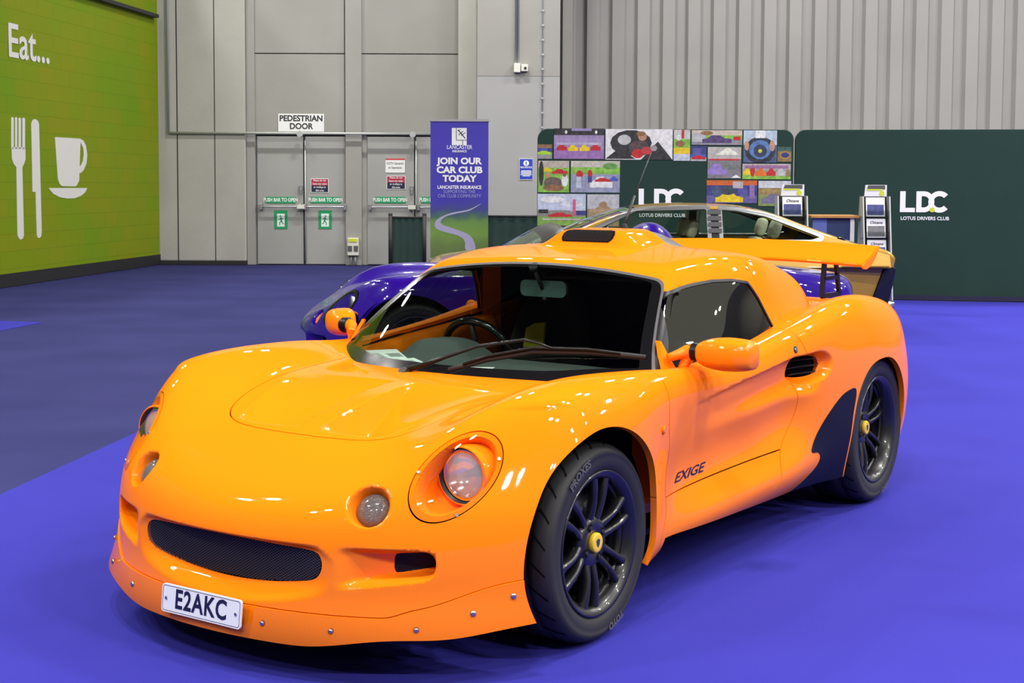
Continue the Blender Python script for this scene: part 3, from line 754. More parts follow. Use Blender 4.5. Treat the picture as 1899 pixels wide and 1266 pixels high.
for s in (1, -1):
    ms = (lambda m: m) if s > 0 else flip
    panel('corner_inlet', ms(im), M['guard'], car, 0)
    h = panel('side_inlet', ms(hole), M['void'], car, 0, off=-.02)
    m = MB()
    for k in (-1, 0, 1):
        z = .655+k*.026; L = .080*math.sqrt(max(0, 1-(k*.026/.040)**2))+.006
        x = np.linspace(-1.570-L, -1.570+L, 9); P = side_pt(x, z-.06*(x+1.55)+0*x, off=.004); P[:, 1] *= s
        m.tube([tuple(p) for p in P], .006, 8, flat=.5)
    m.build('inlet_slat', M['black_satin'], h)
# ---------------------------------------------------------------- headlamps, running lights
for s in (1, -1):
    ms = (lambda m: m) if s > 0 else flip
    root = empty('headlamp', (0, 0, 0), parent=car)
    c = panel('lamp_cover', ms(cover), M['lens_clear'], root, 0, off=.001)
    g = on(cover, hl_g)
    rim_c, inner = cut(cover, -(g+.014))
    panel('cover_rim', ms(rim_c), M['orange'], root, .004)
    V, N, T = inner; gi = on(inner, hl_g)
    dpt = .115*sst(0, .036, -gi-.013)+.003; ax = np.array([.80, .35, .30]); ax /= np.linalg.norm(ax)
    V2 = V-ax[None]*dpt[:, None]
    ee = [V2[T[:, 1]]-V2[T[:, 0]], V2[T[:, 2]]-V2[T[:, 0]]]; fn = np.cross(*ee); vn = np.zeros_like(V2)
    for j in range(3): np.add.at(vn, T[:, j], fn)
    vn /= np.maximum(np.linalg.norm(vn, axis=1, keepdims=True), 1e-9)
    panel('lamp_bowl', ms((V2, vn, T)), M['orange'], root, 0)
    m = MB(); lc = (.428, s*.613, .551)
    m.lathe([(.084, -.10), (.084, .010), (.081, .014), (.078, .013)], 40, 'x', c=lc, mi=0); m.lathe([(.078, .013), (.074, -.006), (.070, -.010)], 40, 'x', c=lc, mi=1)
    m.build('lamp_ring', [M['orange'], M['trim']], root)
    m = MB(); m.lathe([(.071, .001), (.064, .002), (.060, -.004), (.050, -.022), (.032, -.038), (.014, -.044), (0, -.044)], 40, 'x', c=lc, mi=0)
    m.build('lamp_reflector', M['chrome'], root)
    m = MB(); m.cyl((lc[0]-.044, lc[1], lc[2]), (lc[0]-.012, lc[1], lc[2]), .011, 16); m.build('lamp_bulb', M['trim'], root)
    m = MB(); m.lathe([(.0735, -.004), (.060, .0025), (.04, .006), (.02, .008), (0, .0085)], 40, 'x', c=lc)
    m.build('lamp_lens', M['ribbed'], root)
    for px, py, pz in ((.392, .705, .601), (.526, .660, .464), (.536, .538, .568)):
        n = nrm(body_base, (px, py, pz)); p = Vector((px, py, pz)); n = Vector((n.x, n.y*s, n.z)); p.y *= s
        m = MB(); m.cyl(p-n*.004, p+n*.0035, .0048, 12); m.build('cover_screw', M['steel'], root)
    # round running light in its pod
    rl = empty('running_light', (0, 0, 0), parent=car)
    panel('pod_floor', ms(pod), M['orange'], rl, 0, off=-.02)
    n = Vector((.80, .22*s, .56)).normalized(); p0 = Vector((.633, .445*s, .479))-n*.036
    m = MB(); u = n.orthogonal().normalized(); q = n.cross(u); vs = []; K = 10
    for j in range(K+1):
        a = math.pi/2*j/K
        for i in range(36):
            t = 2*math.pi*i/36; vs.append(p0+n*(.034*math.sin(a))+(u*math.cos(t)+q*math.sin(t))*(.050*math.cos(a)))
    m.add(vs, [(j*36+i, j*36+(i+1) % 36, (j+1)*36+(i+1) % 36, (j+1)*36+i) for j in range(K) for i in range(36)], 0, True)
    m.build('light_lens', M['grey_lens'], rl)
    # amber side repeater
    P = side_pt(np.array([-.345]), np.array([.589])); p = Vector(P[0]); n = nrm(body_base, p); p.y *= s; n.y *= s
    m = MB(); m.cyl(p-n*.003, p+n*.006, .0150, 24, .0125); m.cyl(p+n*.006, p+n*.008, .0125, 24, .009); m.build('side_repeater', M['amber'], car)
    P = side_pt(np.array([-1.406]), np.array([.741])); p = Vector(P[0]); n = nrm(body_base, p); p.y *= s; n.y *= s
    m = MB(); m.cyl(p-n*.003, p+n*.003, .0150, 20, .013, mi=1); m.cyl(p+n*.003, p+n*.005, .009, 16, .008, mi=0); m.build('door_lock', [M['chrome'], M['trim']], car)
# splitter rivets
for y, z in ((.186, .150), (.388, .152), (.592, .165), (.706, .203), (.800, .242)):
    for s in (1, -1):
        P = front_pt(np.array([y]), np.array([z])); p = Vector(P[0])
        if y > .75: P = side_pt(np.array([.432]), np.array([z])); p = Vector(P[0])
        n = nrm(body_full, p); tt_ = float(np.clip((seam_z(p.x, p.y)-p.z)/(seam_z(p.x, p.y)-lip_z(p.x, p.y)), 0, 1)); p = p+n*(.0055+.026*tt_**1.6*float(sst(.95, .6, p.y))); p.y *= s; n.y *= s
        m = MB(); m.cyl(p-n*.003, p+n*.004, .0085, 14, .0075); m.cyl(p+n*.004, p+n*.0062, .0075, 14, .004); m.build('rivet', M['steel'], car)
# ---------------------------------------------------------------- number plate
pl = empty('number_plate', (.812, -.020, .170), parent=car); pl.rotation_euler = (0, R(-6), 0)
def rrect(w_, h_, r_, n=6):
    return [(cx+r_*math.cos(a), cy+r_*math.sin(a)) for cx, cy, a0 in ((w_/2-r_, h_/2-r_, 0), (-w_/2+r_, h_/2-r_, 90), (-w_/2+r_, -h_/2+r_, 180), (w_/2-r_, -h_/2+r_, 270)) for a in [R(a0+90*i/n) for i in range(n+1)]]
m = MB(); m.prism(rrect(.314, .080, .010), -.003, .003, 'yz'); m.build('plate_board', M['plate'], pl)
m = MB(); o_, i_ = rrect(.306, .072, .008), rrect(.303, .069, .007); k = len(o_)
m.add([(.0034, a, b) for a, b in o_]+[(.0034, a, b) for a, b in i_], [(i, (i+1) % k, k+(i+1) % k, k+i) for i in range(k)]); m.build('plate_border', M['plate_ink'], pl)
vs, fs = text_mesh('E2AKC', .082, .0022, space=1.10)
m = MB(); m.add([(.0036, x*.78, y*.92) for x, y, z in vs], fs); m.build('plate_lettering', M['plate_ink'], pl)
for s in (-1, 1):
    m = MB(); m.cyl((.003, s*.138, 0), (.0055, s*.138, 0), .0045, 12); m.build('plate_screw', M['steel'], pl)
m = MB(); m.box(.770, -.15, .145, .808, .11, .19); m.build('plate_bracket', M['trim'], car)
# ---------------------------------------------------------------- door mirrors
for s in (1, -1):
    root = empty('door_mirror', (0, 0, 0), parent=car)
    m = MB(); c = Vector((-.695, .877, .798)); K, L = 18, 28; vs = []
    for i in range(K+1):                       # shell: domed front, cut flat at the glass, narrower towards the stalk
        t = i/K; a = math.pi*t; y = -.106*math.cos(a); e = math.sin(a)**(.55 if t < .5 else .24)
        w_ = .86+.14*min(1, t*2)
        for j in range(L):
            b = 2*math.pi*j/L; cx, cz = math.cos(b), math.sin(b)
            x = (.085 if cx > 0 else .030)*e*w_*math.copysign(abs(cx)**.62, cx); z = .055*e*w_*math.copysign(abs(cz)**.68, cz)
            vs.append((c.x+x, s*(c.y+y), c.z+z))
    m.add(vs, [(i*L+j, i*L+(j+1) % L, (i+1)*L+(j+1) % L, (i+1)*L+j) for i in range(K) for j in range(L)], 0, True)
    sh = m.build('mirror_shell', M['orange'], root)
    m = MB(); m.prism(rrect(.165, .086, .03), -.733+.0, -.7265, 'yz') if False else m.add([(-.7270, s*(c.y+a), c.z+b) for a, b in rrect(.165, .084, .03)], [tuple(range(28))]); m.build('mirror_glass', M['chrome'], sh)
    m = MB()
    for k in range(4): m.lathe([(.026, 0), (.031, .004), (.026, .008)], 24, 'y', c=(-.683, s*(.752+.008*k)-.004*(1-s), .798))
    m.cyl((-.683, s*.745, .798), (-.683, s*.79, .798), .0255, 24); m.build('rubber_gaiter', M['black_satin'], root)
    m = MB(); m.tube([(-.683, s*.752, .798), (-.675, s*.735, .796), (-.655, s*.715, .789), (-.625, s*.690, .778)], [.026, .024, .017, .013], 14)
    m.tube([(-.683, s*.752, .798), (-.683, s*.742, .785), (-.672, s*.728, .755), (-.655, s*.722, .722)], [.026, .023, .017, .015], 14)
    m.add([(-.595, s*.692, .715), (-.70, s*.727, .715), (-.665, s*.700, .79), (-.650, s*.662, .845), (-.632, s*.652, .845)], [(0, 1, 2, 3, 4)]) if False else None
    pts = [(-.590, .712), (-.688, .716), (-.672, .745), (-.655, .79), (-.648, .828), (-.640, .832)]
    def yy(x, z, o): return s*(float(YCAB(np.float64(x), np.float64(z)))+o)
    vs = [(x, yy(x, z, .010), z) for x, z in pts]+[(x, yy(x, z, -.006), z) for x, z in pts]; k = len(pts)
    m.add(vs, [tuple(range(k)), tuple(range(k, 2*k))[::-1]]+[(i, (i+1) % k, k+(i+1) % k, k+i) for i in range(k)])
    m.build('mirror_bracket', M['orange'], root)
    if s < 0:                      # the far mirror is turned back on its stalk
        pv = Vector((-.683, -.752, .798)); rt = Matrix.Translation(pv) @ Matrix.Rotation(R(-40), 4, 'Z') @ Matrix.Translation(-pv)
        for o_ in (sh, sh.children[0]): o_.data.transform(rt)
# ---------------------------------------------------------------- wiper
wp = empty('windscreen_wiper', (0, 0, 0), parent=car)
def wsp(x, y, z, o): n = nrm(cabin, (x, max(abs(y), .0)*(1 if y >= 0 else -1), z)); return Vector((x, y, z))+n*o
arm = [(-.262, -.115, .702, .018), (-.322, -.001, .742, .024), (-.379, .094, .775, .030), (-.44, .243, .798, .036), (-.446, .295, .792, .034), (-.452, .346, .786, .022)]
m = MB(); m.tube([wsp(*a) for a in arm], [.016, .013, .011, .009, .007, .006], 8, flat=.6); m.build('wiper_arm', M['black_satin'], wp)
m = MB(); m.cyl(wsp(-.25, -.13, .695, -.01), wsp(-.25, -.13, .695, .026), .016, 18); m.build('wiper_pivot', M['black_satin'], wp)
bl = [(-.285, .031, .719), (-.312, .075, .734), (-.356, .145, .757), (-.429, .283, .786), (-.498, .455, .789), (-.545, .553, .784), (-.585, .628, .777)]
m = MB(); m.tube([wsp(*a, .005) for a in bl], [.005, .006, .006, .006, .006, .006, .005], 6, flat=1.8); m.build('wiper_blade', M['rubber'], wp)
m = MB(); m.tube([wsp(*a, .010+.012*math.sin(math.pi*(i+.0)/4)) for i, a in enumerate(bl[1:6])], .0062, 6); m.build('blade_frame', M['black_satin'], wp)
# ---------------------------------------------------------------- roof scoop mesh, antenna, fixings
def scoop_d(y, z): return stad(y, z, 0, 1.153, .113, .0205)
P_ = lambda y, z: root_along(cabin, np.stack([np.zeros(len(y)), y, z], -1), (1, 0, 0), -1.10, -1.45)[0]
yy_, zz_ = np.meshgrid(np.linspace(-.118, .118, 61), np.linspace(1.13, 1.176, 16), indexing='ij'); ok_ = scoop_d(yy_, zz_) < .0035
Q_ = P_(yy_.ravel(), zz_.ravel()).reshape(61, 16, 3)+np.array([.0025, 0, .0]); m = MB(); fs = [(i*16+j, (i+1)*16+j, (i+1)*16+j+1, i*16+j+1) for i in range(60) for j in range(15) if ok_[i:i+2, j:j+2].any()]
m.add(Q_.reshape(-1, 3).tolist(), fs, 0, True); sg_o = m.build('roof_scoop_grille', M['void'], car)
wires('scoop_mesh', (-.118, .118), (1.130, 1.1755), lambda y, z: scoop_d(y, z)+.001, .0125, .0017, lambda y, z: P_(y, z)+np.array([.006, 0, 0]), sg_o, M['mesh_wire'], .55)
zt = float(cab_top(np.float64(-1.545), np.float64(0))); an = empty('roof_antenna', (-1.545, 0, zt), parent=car)
m = MB(); m.lathe([(.016, -.004), (.014, .010), (.006, .022)], 18, 'z'); m.build('antenna_foot', M['black_satin'], an)
m = MB(); m.tube([(0, 0, .015), (-.035, 0, .065), (-.085, 0, .135)], [.0075, .0065, .005], 10); m.tube([(-.085, 0, .135), (-.225, 0, .318)], [.0028, .0022], 8); m.build('antenna_mast', M['trim'], an)
for s in (1, -1):
    for x, z in ((-1.40, 1.040), (-1.47, 1.063)):
        P, _ = root_along(cabin, np.array([[x, 0, z]]), (0, s, 0), .9, .2); p = Vector(P[0]); n = nrm(cabin, p)
        m = MB(); m.cyl(p-n*.002, p+n*.004, .006, 12, .005); m.build('roof_fixing', M['steel'], car)
# ---------------------------------------------------------------- rear wing
wg = empty('spoiler_wing', (0, 0, 0), parent=car)
def foil(c, x0, z0, ang, n=14):
    pts = []
    for i in range(2*n):
        t = i/n; up = t <= 1; u = t if up else 2-t
        u = .5-.5*math.cos(math.pi*u); th = .165*(1.4845*math.sqrt(max(u, 0))-.63*u-1.758*u*u+1.4215*u**3-.5075*u**4)
        z = (-.085*4*u*(1-u)*.9)+(th if up else -th)*.95; a, b = u*c, z*c
        pts.append((x0-(a*math.cos(ang)-b*math.sin(ang)), z0+a*math.sin(ang)+b*math.cos(ang)))
    return pts
m = MB(); ks = np.linspace(-1, 1, 41); n_ = 28; vs = []
for k in ks:
    y = .628*k; dz = .018*(1-k*k)
    vs += [(x, y, z+dz) for x, z in foil(.212, -2.630, .994, R(23))]
m.add(vs, [(i*n_+j, i*n_+(j+1) % n_, (i+1)*n_+(j+1) % n_, (i+1)*n_+j) for i in range(40) for j in range(n_)], 0, True)
m.build('wing_blade', M['orange'], wg)
for s in (1, -1):
    pts = foil(.232, -2.620, .987, R(23)); m = MB(); m.prism(pts, s*.626, s*.634, 'xz'); m.build('wing_end_cap', M['orange'], wg)
    m = MB(); y = s*.43
    for a, b, w_ in (((-2.640, .842), (-2.668, 1.0), .016), ((-2.86, .842), (-2.80, 1.03), .013), ((-2.655, .925), (-2.825, .925), .009), ((-2.64, .845), (-2.865, .845), .011)):
        a, b = Vector((a[0], y, a[1])), Vector((b[0], y, b[1])); d = (b-a).normalized(); q = Vector((d.z, 0, -d.x))*w_; h = Vector((0, .007, 0))
        vs = [a+q-h, a-q-h, b-q-h, b+q-h, a+q+h, a-q+h, b-q+h, b+q+h]; m.add(vs, [(0, 1, 2, 3), (7, 6, 5, 4), (0, 4, 5, 1), (1, 5, 6, 2), (2, 6, 7, 3), (3, 7, 4, 0)])
    m.build('wing_stay', M['black_satin'], wg)
# ---------------------------------------------------------------- door lettering
vs, fs = text_mesh('EXIGE', .060, .0012, shear=.45)
X = np.array([v[0] for v in vs]); Y = np.array([v[1] for v in vs]); xx = -.636-X*1.45; zz = .395+Y*.72-X*(.0)
for s in (1, -1):
    u = X*s; P = side_pt(-.636-X*s*1.45*(1 if s > 0 else 1), zz-.0*X, off=.0012) if s > 0 else side_pt(-.636+X*1.45, zz, off=.0012)
    P[:, 1] *= s; m = MB(); m.add(P.tolist(), fs); m.build('door_lettering', M['decal'], car)
# ---------------------------------------------------------------- cockpit
m = MB(); rows = []
xs = np.linspace(-.30, -.93, 16); ys_ = np.linspace(-.62, .62, 41); vs = []
for x in xs:
    for y in ys_:
        yl = .66*np.sign(y)*min(1, abs(y)/.62); z = .690+.012*math.sin(math.pi*min(1, (-.30-x)/.63))-.02*(abs(y)/.62)**4
        z += .072*math.exp(-(((y+.33)/.13)**4))*sst(-.60, -.68, x)*(1-.5*sst(-.80, -.93, x))
        z -= .16*sst(-.88, -.93, x)
        vs.append((min(x, float(XW(abs(y), .70))-.015), y, z))
m.add(vs, [(i*41+j, (i+1)*41+j, (i+1)*41+j+1, i*41+j+1) for i in range(15) for j in range(40)], 0, True)
m.build('dashboard', M['dash'], car)
m = MB(); m.box(-.97, -.62, .35, -.90, .62, .56); m.build('dash_fascia', M['seat'], car)
sw = empty('steering_wheel', (-1.00, -.345, .665), parent=car); sw.rotation_euler = (0, R(-68), 0)
m = MB(); n = 40; m.tube([(.165*math.cos(2*math.pi*i/n), .165*math.sin(2*math.pi*i/n), 0) for i in range(n+1)], .0155, 12, caps=False); m.build('wheel_rim', M['black_gloss'], sw)
m = MB(); m.cyl((0, 0, -.03), (0, 0, .01), .05, 24)
for t in (0, 120, 240): m.tube([(0, 0, -.01), (.16*math.cos(R(t)), .16*math.sin(R(t)), 0)], .011, 8)
m.build('wheel_spokes', M['trim'], sw)
for y in (-.345, .345):
    st = empty('bucket_seat', (-1.30, y, .20), parent=car)
    m = MB(); vs = []; prof = [(.16, 0), (-.10, .02), (-.18, .10), (-.25, .34), (-.30, .56), (-.33, .68), (-.34, .74)]; wds = [.21, .22, .225, .225, .20, .145, .09]
    for (x, z), w_ in zip(prof, wds):
        for j in range(9):
            a = -1+j/4; vs.append((x+.055*a*a, w_*a, z+(.06*a*a if z < .1 else 0)))
    m.add(vs, [(i*9+j, i*9+j+1, (i+1)*9+j+1, (i+1)*9+j) for i in range(6) for j in range(8)], 0, True)
    o = m.build('seat_shell', M['seat'], st); md = o.modifiers.new('thick', 'SOLIDIFY'); md.thickness = .06; md.offset = -1
    md = o.modifiers.new('sub', 'SUBSURF'); md.levels = 2; md.render_levels = 2
m = MB(); m.tube([(-1.60, -.50, .30), (-1.60, -.49, .86), (-1.60, -.42, .96), (-1.60, .42, .96), (-1.60, .49, .86), (-1.60, .50, .30)], .020, 10); m.build('roll_bar', M['trim'], car)
m = MB(); m.add([(-1.43, -.425, .665), (-1.43, -.325, .665), (-1.43, -.315, .775), (-1.43, -.37, .768), (-1.43, -.41, .745)], [(0, 1, 2, 3, 4)])
o = m.build('high_visibility_vest', M['hiviz']); o.parent = None
md = o.modifiers.new('thick', 'SOLIDIFY'); md.thickness = .012
VEST = o
rm = empty('rear_view_mirror', (-.936, 0, .962), parent=car)
m = MB(); m.add([(.012, a, b) for a, b in rrect(.205, .062, .022)]+[(-.012, a, b) for a, b in rrect(.195, .054, .02)], [tuple(range(28)), tuple(range(28, 56))[::-1]]+[(i, (i+1) % 28, 28+(i+1) % 28, 28+i) for i in range(28)]); m.build('mirror_case', M['mirror_case'], rm)
m = MB(); m.tube([(.01, -.003, .0), (.035, -.008, .04), (.055, -.012, .078)], .008, 10); m.cyl((.052, -.012, .076), (.062, -.012, .090), .018, 18); m.cyl((0, .003, -.03), (0, .003, -.045), .012, 14); m.build('mirror_stem', M['trim'], rm)
# ---------------------------------------------------------------- where things stand (sight lines of the camera meeting a known depth or wall)
_CM = np.array((Matrix.Rotation(R(90)-PITCH, 4, 'X') @ Matrix.Rotation(ROLL, 4, 'Z')).to_3x3()); _CO = np.array([0, 0, CAM_H])
def sight(px, py):
    return _CM @ np.array([(px-949.5)/2618.0, -(py-633+124)/2618.0, -1.0])
def at(px, py, Y): d = sight(px, py); return _CO+d*(Y/d[1])
def floor_at(px, py): d = sight(px, py); return _CO+d*(-CAM_H/d[2])
def plane_at(px, py, p0, n): d = sight(px, py); n = np.asarray(n); return _CO+d*(((np.asarray(p0)-_CO)@n)/(d@n))
# ---------------------------------------------------------------- hall materials
def carpet(name, c1, c2):
    m = mat(name, c1, 0.95, spec=0.1); nt = m.node_tree; b = nt.nodes['Principled BSDF']
    tc = nt.nodes.new('ShaderNodeTexCoord'); n = nt.nodes.new('ShaderNodeTexNoise'); n.inputs['Scale'].default_value = 1.1; n.inputs['Detail'].default_value = 8
    n2 = nt.nodes.new('ShaderNodeTexNoise'); n2.inputs['Scale'].default_value = 260; n2.inputs['Detail'].default_value = 2
    mx = nt.nodes.new('ShaderNodeMix'); mx.data_type = 'RGBA'; mx.inputs[6].default_value = (*c1, 1); mx.inputs[7].default_value = (*c2, 1)
    r = nt.nodes.new('ShaderNodeMapRange'); r.inputs[1].default_value = .35; r.inputs[2].default_value = .68
    bp_ = nt.nodes.new('ShaderNodeBump'); bp_.inputs['Strength'].default_value = .25; bp_.inputs['Distance'].default_value = .003
    nt.links.new(tc.outputs['Object'], n.inputs['Vector']); nt.links.new(tc.outputs['Object'], n2.inputs['Vector'])
    nt.links.new(n.outputs['Fac'], r.inputs[0]); nt.links.new(r.outputs[0], mx.inputs[0]); nt.links.new(mx.outputs[2], b.inputs['Base Color'])
    nt.links.new(n2.outputs['Fac'], bp_.inputs['Height']); nt.links.new(bp_.outputs[0], b.inputs['Normal'])
    return m
M['counter_blue'] = mat('counter_navy', (.02, .035, .11), .5)
M['carpet_bright'] = carpet('bright_blue_carpet', (0.032, 0.030, 0.285), (0.036, 0.034, 0.315))
M['carpet_dark'] = carpet('navy_carpet', (0.024, 0.026, 0.105), (0.032, 0.034, 0.128))
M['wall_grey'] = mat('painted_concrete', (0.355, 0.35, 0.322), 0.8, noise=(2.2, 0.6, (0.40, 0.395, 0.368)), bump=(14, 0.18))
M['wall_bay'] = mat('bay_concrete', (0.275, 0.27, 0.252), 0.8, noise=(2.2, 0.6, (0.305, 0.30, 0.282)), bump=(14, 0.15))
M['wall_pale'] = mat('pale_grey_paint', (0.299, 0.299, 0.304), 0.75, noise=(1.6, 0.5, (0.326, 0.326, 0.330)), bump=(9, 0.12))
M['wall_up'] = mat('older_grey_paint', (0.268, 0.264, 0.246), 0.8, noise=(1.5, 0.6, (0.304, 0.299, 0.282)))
M['door_grey'] = mat('grey_door_paint', (0.30, 0.30, 0.29), 0.6, noise=(3, 0.5, (0.33, 0.33, 0.32)))
M['gap'] = mat('shadow_gap', (0.03, 0.03, 0.03), 0.9)
M['shutter'] = mat('corrugated_grey', (0.275, 0.267, 0.256), 0.55, noise=(0.6, 0.7, (0.222, 0.218, 0.211)))
M['black_skirt'] = mat('black_skirting', (0.012, 0.012, 0.014), 0.6)
M['sign_white'] = mat('white_sign', (0.72, 0.73, 0.74), 0.5)
M['ink'] = mat('black_ink', (0.02, 0.02, 0.022), 0.6)
M['exit_green'] = mat('exit_green', (0.005, 0.28, 0.10), 0.5)
M['red'] = mat('red_print', (0.52, 0.02, 0.03), 0.5)
M['maroon'] = mat('maroon_print', (0.36, 0.015, 0.05), 0.5)
M['navy'] = mat('navy_print', (0.012, 0.012, 0.045), 0.5)
M['notice_blue'] = mat('notice_blue', (0.02, 0.045, 0.42), 0.5)
M['stand_green'] = mat('dark_green_fabric', (0.008, 0.032, 0.025), 0.9, noise=(4, 0.5, (0.010, 0.037, 0.029)))
M['barrier_green'] = mat('barrier_green_fabric', (0.012, 0.035, 0.030), 0.85, noise=(5, 0.6, (0.017, 0.047, 0.040)))
M['stand_white'] = mat('white_lettering', (0.80, 0.80, 0.82), 0.6)
M['lime'] = mat('lime_dot', (0.55, 0.62, 0.02), 0.5)
M['galv'] = mat('galvanised_pipe', (0.42, 0.44, 0.44), 0.4, metal=0.3)
M['wood'] = mat('oak_top', (0.45, 0.22, 0.06), 0.5, noise=(18, 0.7, (0.34, 0.15, 0.04)))
M['cream'] = mat('cream_box', (0.62, 0.62, 0.56), 0.5)
def flat(name, pts, material, parent=None, **kw):
    m = MB(); m.add(pts, [tuple(range(len(pts)))]); return m.build(name, material, parent)
def struct(o): o['kind'] = 'structure'; return o
# ---------------------------------------------------------------- floor and carpets
m = MB(); m.box(-16, -8, -.12, 30, 30, -.006); struct(m.build('floor', M['carpet_dark']))
A = np.array(floor_at(0, 916)[:2]); B = np.array(floor_at(230, 811)[:2]); dv = (B-A)/np.linalg.norm(B-A)
a0 = A-dv*6; b0 = A+dv*16.5
lx0_ = float(at(1473, 341, 17.1)[0])
def edge_x(y): return a0[0]+dv[0]/dv[1]*(y-a0[1])
m = MB(); m.prism([(edge_x(-4), -4), (15.9, -4), (15.9, 15.4), (5.2, 16.60), (lx0_, 17.05), (edge_x(17.05), 17.05)], -.006, -.0015, 'xy'); tag(m.build('stand_carpet', M['carpet_bright']), 'bright blue stand carpet under the cars', 'carpet')
c = [floor_at(*q)[:2] for q in ((-60, 592), (80, 597), (-60, 624))]
m = MB(); m.prism([tuple(q) for q in c][::-1], -.006, -.0015, 'xy'); tag(m.build('neighbouring_carpet', M['carpet_bright']), 'bright blue carpet corner of another stand beside the green wall', 'carpet')
# ---------------------------------------------------------------- green block wall with its mural
G0, G1 = np.array([-6.57, 18.1]), np.array([-5.84, 23.55]); gd = (G1-G0)/np.linalg.norm(G1-G0); gn = np.array([gd[1], -gd[0]])
GW = empty('g', (G0[0], G0[1], 0)) if False else None
gm_ = bpy.data.materials.new('green_painted_blocks'); gm_.use_nodes = True; nt = gm_.node_tree; b = nt.nodes['Principled BSDF']; b.inputs['Roughness'].default_value = .6; b.inputs['Specular IOR Level'].default_value = .2
tc = nt.nodes.new('ShaderNodeTexCoord'); sx = nt.nodes.new('ShaderNodeSeparateXYZ'); cx = nt.nodes.new('ShaderNodeCombineXYZ'); br = nt.nodes.new('ShaderNodeTexBrick')
nt.links.new(tc.outputs['Object'], sx.inputs[0]); nt.links.new(sx.outputs['X'], cx.inputs['X']); nt.links.new(sx.outputs['Z'], cx.inputs['Y']); nt.links.new(cx.outputs[0], br.inputs['Vector'])
br.inputs['Color1'].default_value = (0.155, 0.225, 0.002, 1); br.inputs['Color2'].default_value = (0.19, 0.215, 0.003, 1); br.inputs['Mortar'].default_value = (0.138, 0.197, 0.002, 1)
br.inputs['Scale'].default_value = 1.0; br.inputs['Mortar Size'].default_value = .006; br.inputs['Brick Width'].default_value = .46; br.inputs['Row Height'].default_value = .225; br.inputs['Mortar Smooth'].default_value = .4
vo = nt.nodes.new('ShaderNodeTexNoise'); vo.inputs['Scale'].default_value = .55; vo.inputs['Detail'].default_value = 1; nt.links.new(cx.outputs[0], vo.inputs['Vector'])
r = nt.nodes.new('ShaderNodeMapRange'); r.inputs[1].default_value = .42; r.inputs[2].default_value = .62; nt.links.new(vo.outputs['Fac'], r.inputs[0])
mx = nt.nodes.new('ShaderNodeMix'); mx.data_type = 'RGBA'; mx.blend_type = 'MULTIPLY'; mx.inputs[7].default_value = (0.80, 1.03, 1.0, 1)
nt.links.new(r.outputs[0], mx.inputs[0]); nt.links.new(br.outputs['Color'], mx.inputs[6]); nt.links.new(mx.outputs[2], b.inputs['Base Color'])
bp_ = nt.nodes.new('ShaderNodeBump'); bp_.inputs['Strength'].default_value = .28; bp_.inputs['Distance'].default_value = .01; bp_.invert = True
nt.links.new(br.outputs['Fac'], bp_.inputs['Height']); nt.links.new(bp_.outputs[0], b.inputs['Normal'])
m = MB(); m.box(-9, -.25, 0, 5.45, 0, 6.5); gw = struct(m.build('wall_left', gm_)); gw.location = (G0[0], G0[1], 0); gw.rotation_euler = (0, 0, math.atan2(gd[1], gd[0]))
# local x runs along the wall, local -y faces the hall
gw.data.transform(Matrix.Translation((0, .25, 0)))
m = MB(); m.box(-9, -.012, 0, 5.45, .0, .170); o = m.build('baseboard_left', M['black_skirt']); struct(o); o.location = gw.location; o.rotation_euler = gw.rotation_euler
def gwall(px, py, off=.004):
    p = plane_at(px, py, (G0[0], G0[1], 0), (gn[0], gn[1], 0)); q = p[:2]-G0; return float(q@gd), float(p[2])
def mural(name, polys, label, th=.004):
    u0 = min(gwall(*q)[0] for pl_ in polys for q in pl_); z0 = min(gwall(*q)[1] for pl_ in polys for q in pl_)
    m = MB()
    for pl_ in polys:
        pts = [gwall(*q) for q in pl_]; m.prism([(u-u0, z-z0) for u, z in pts], -th, 0, 'xz')
    o = m.build(name, M['mural_white']); p = G0+gd*u0; o.location = (p[0], p[1], z0); o.rotation_euler = gw.rotation_euler; return tag(o, label, 'sign')
M['mural_white'] = mat('mural_white_paint', (0.60, 0.60, 0.57), 0.5)
def rnd(x0, y0, x1, y1, n=6, top=True, bot=True):
    r_ = (x1-x0)/2; cx_ = (x0+x1)/2; P = []
    P += [(cx_-r_*math.cos(math.pi*i/n), y0+r_-r_*math.sin(math.pi*i/n)) for i in range(n+1)] if top else [(x0, y0), (x1, y0)]
    P += [(cx_+r_*math.cos(math.pi*i/n), y1-r_+r_*math.sin(math.pi*i/n)) for i in range(n+1)] if bot else [(x1, y1), (x0, y1)]
    return P
tines = [rnd(20.5, 217, 25, 276, 4, True, False), rnd(27.5, 217, 31.5, 276, 4, True, False), rnd(34, 218, 38.5, 276, 4, True, False), rnd(41, 218, 46, 277, 4, True, False)]
mural('fork_mural', [[(21, 273), (46.5, 273), (47, 295), (44, 304), (41, 310), (44, 436), (42, 442), (38, 444.5), (34.5, 442), (32, 436), (30, 310), (25, 304), (22, 295)]]+tines, 'tall white fork painted on the green wall')
mural('knife_mural', [[(57.5, 230), (59, 224), (62, 221), (66, 221), (70, 224), (72, 230), (77, 430), (76, 438), (73, 441), (70, 441), (68, 437), (65.5, 356), (60, 355.5)]], 'tall white knife painted on the green wall')
cup = mural('cup_mural', [[(101.5, 254), (149, 257), (146.5, 335), (142, 344), (138, 345.5), (115, 345), (110, 341), (107, 332)]]+[[(149+12*math.sin(a)*s_-0, 289-29*math.cos(a)*s_ if False else 289-(31 if k == 0 else 22)*math.cos(a)) for a in ()] for k, s_ in ()], 'white coffee cup painted on the green wall')
hp = [(149, 258), (154, 260), (159, 270), (161.5, 287), (160, 303), (155, 315), (149, 321), (147, 320), (147.3, 309), (150, 306), (153.5, 299), (155, 287), (154, 275), (150, 266), (148.8, 265)]
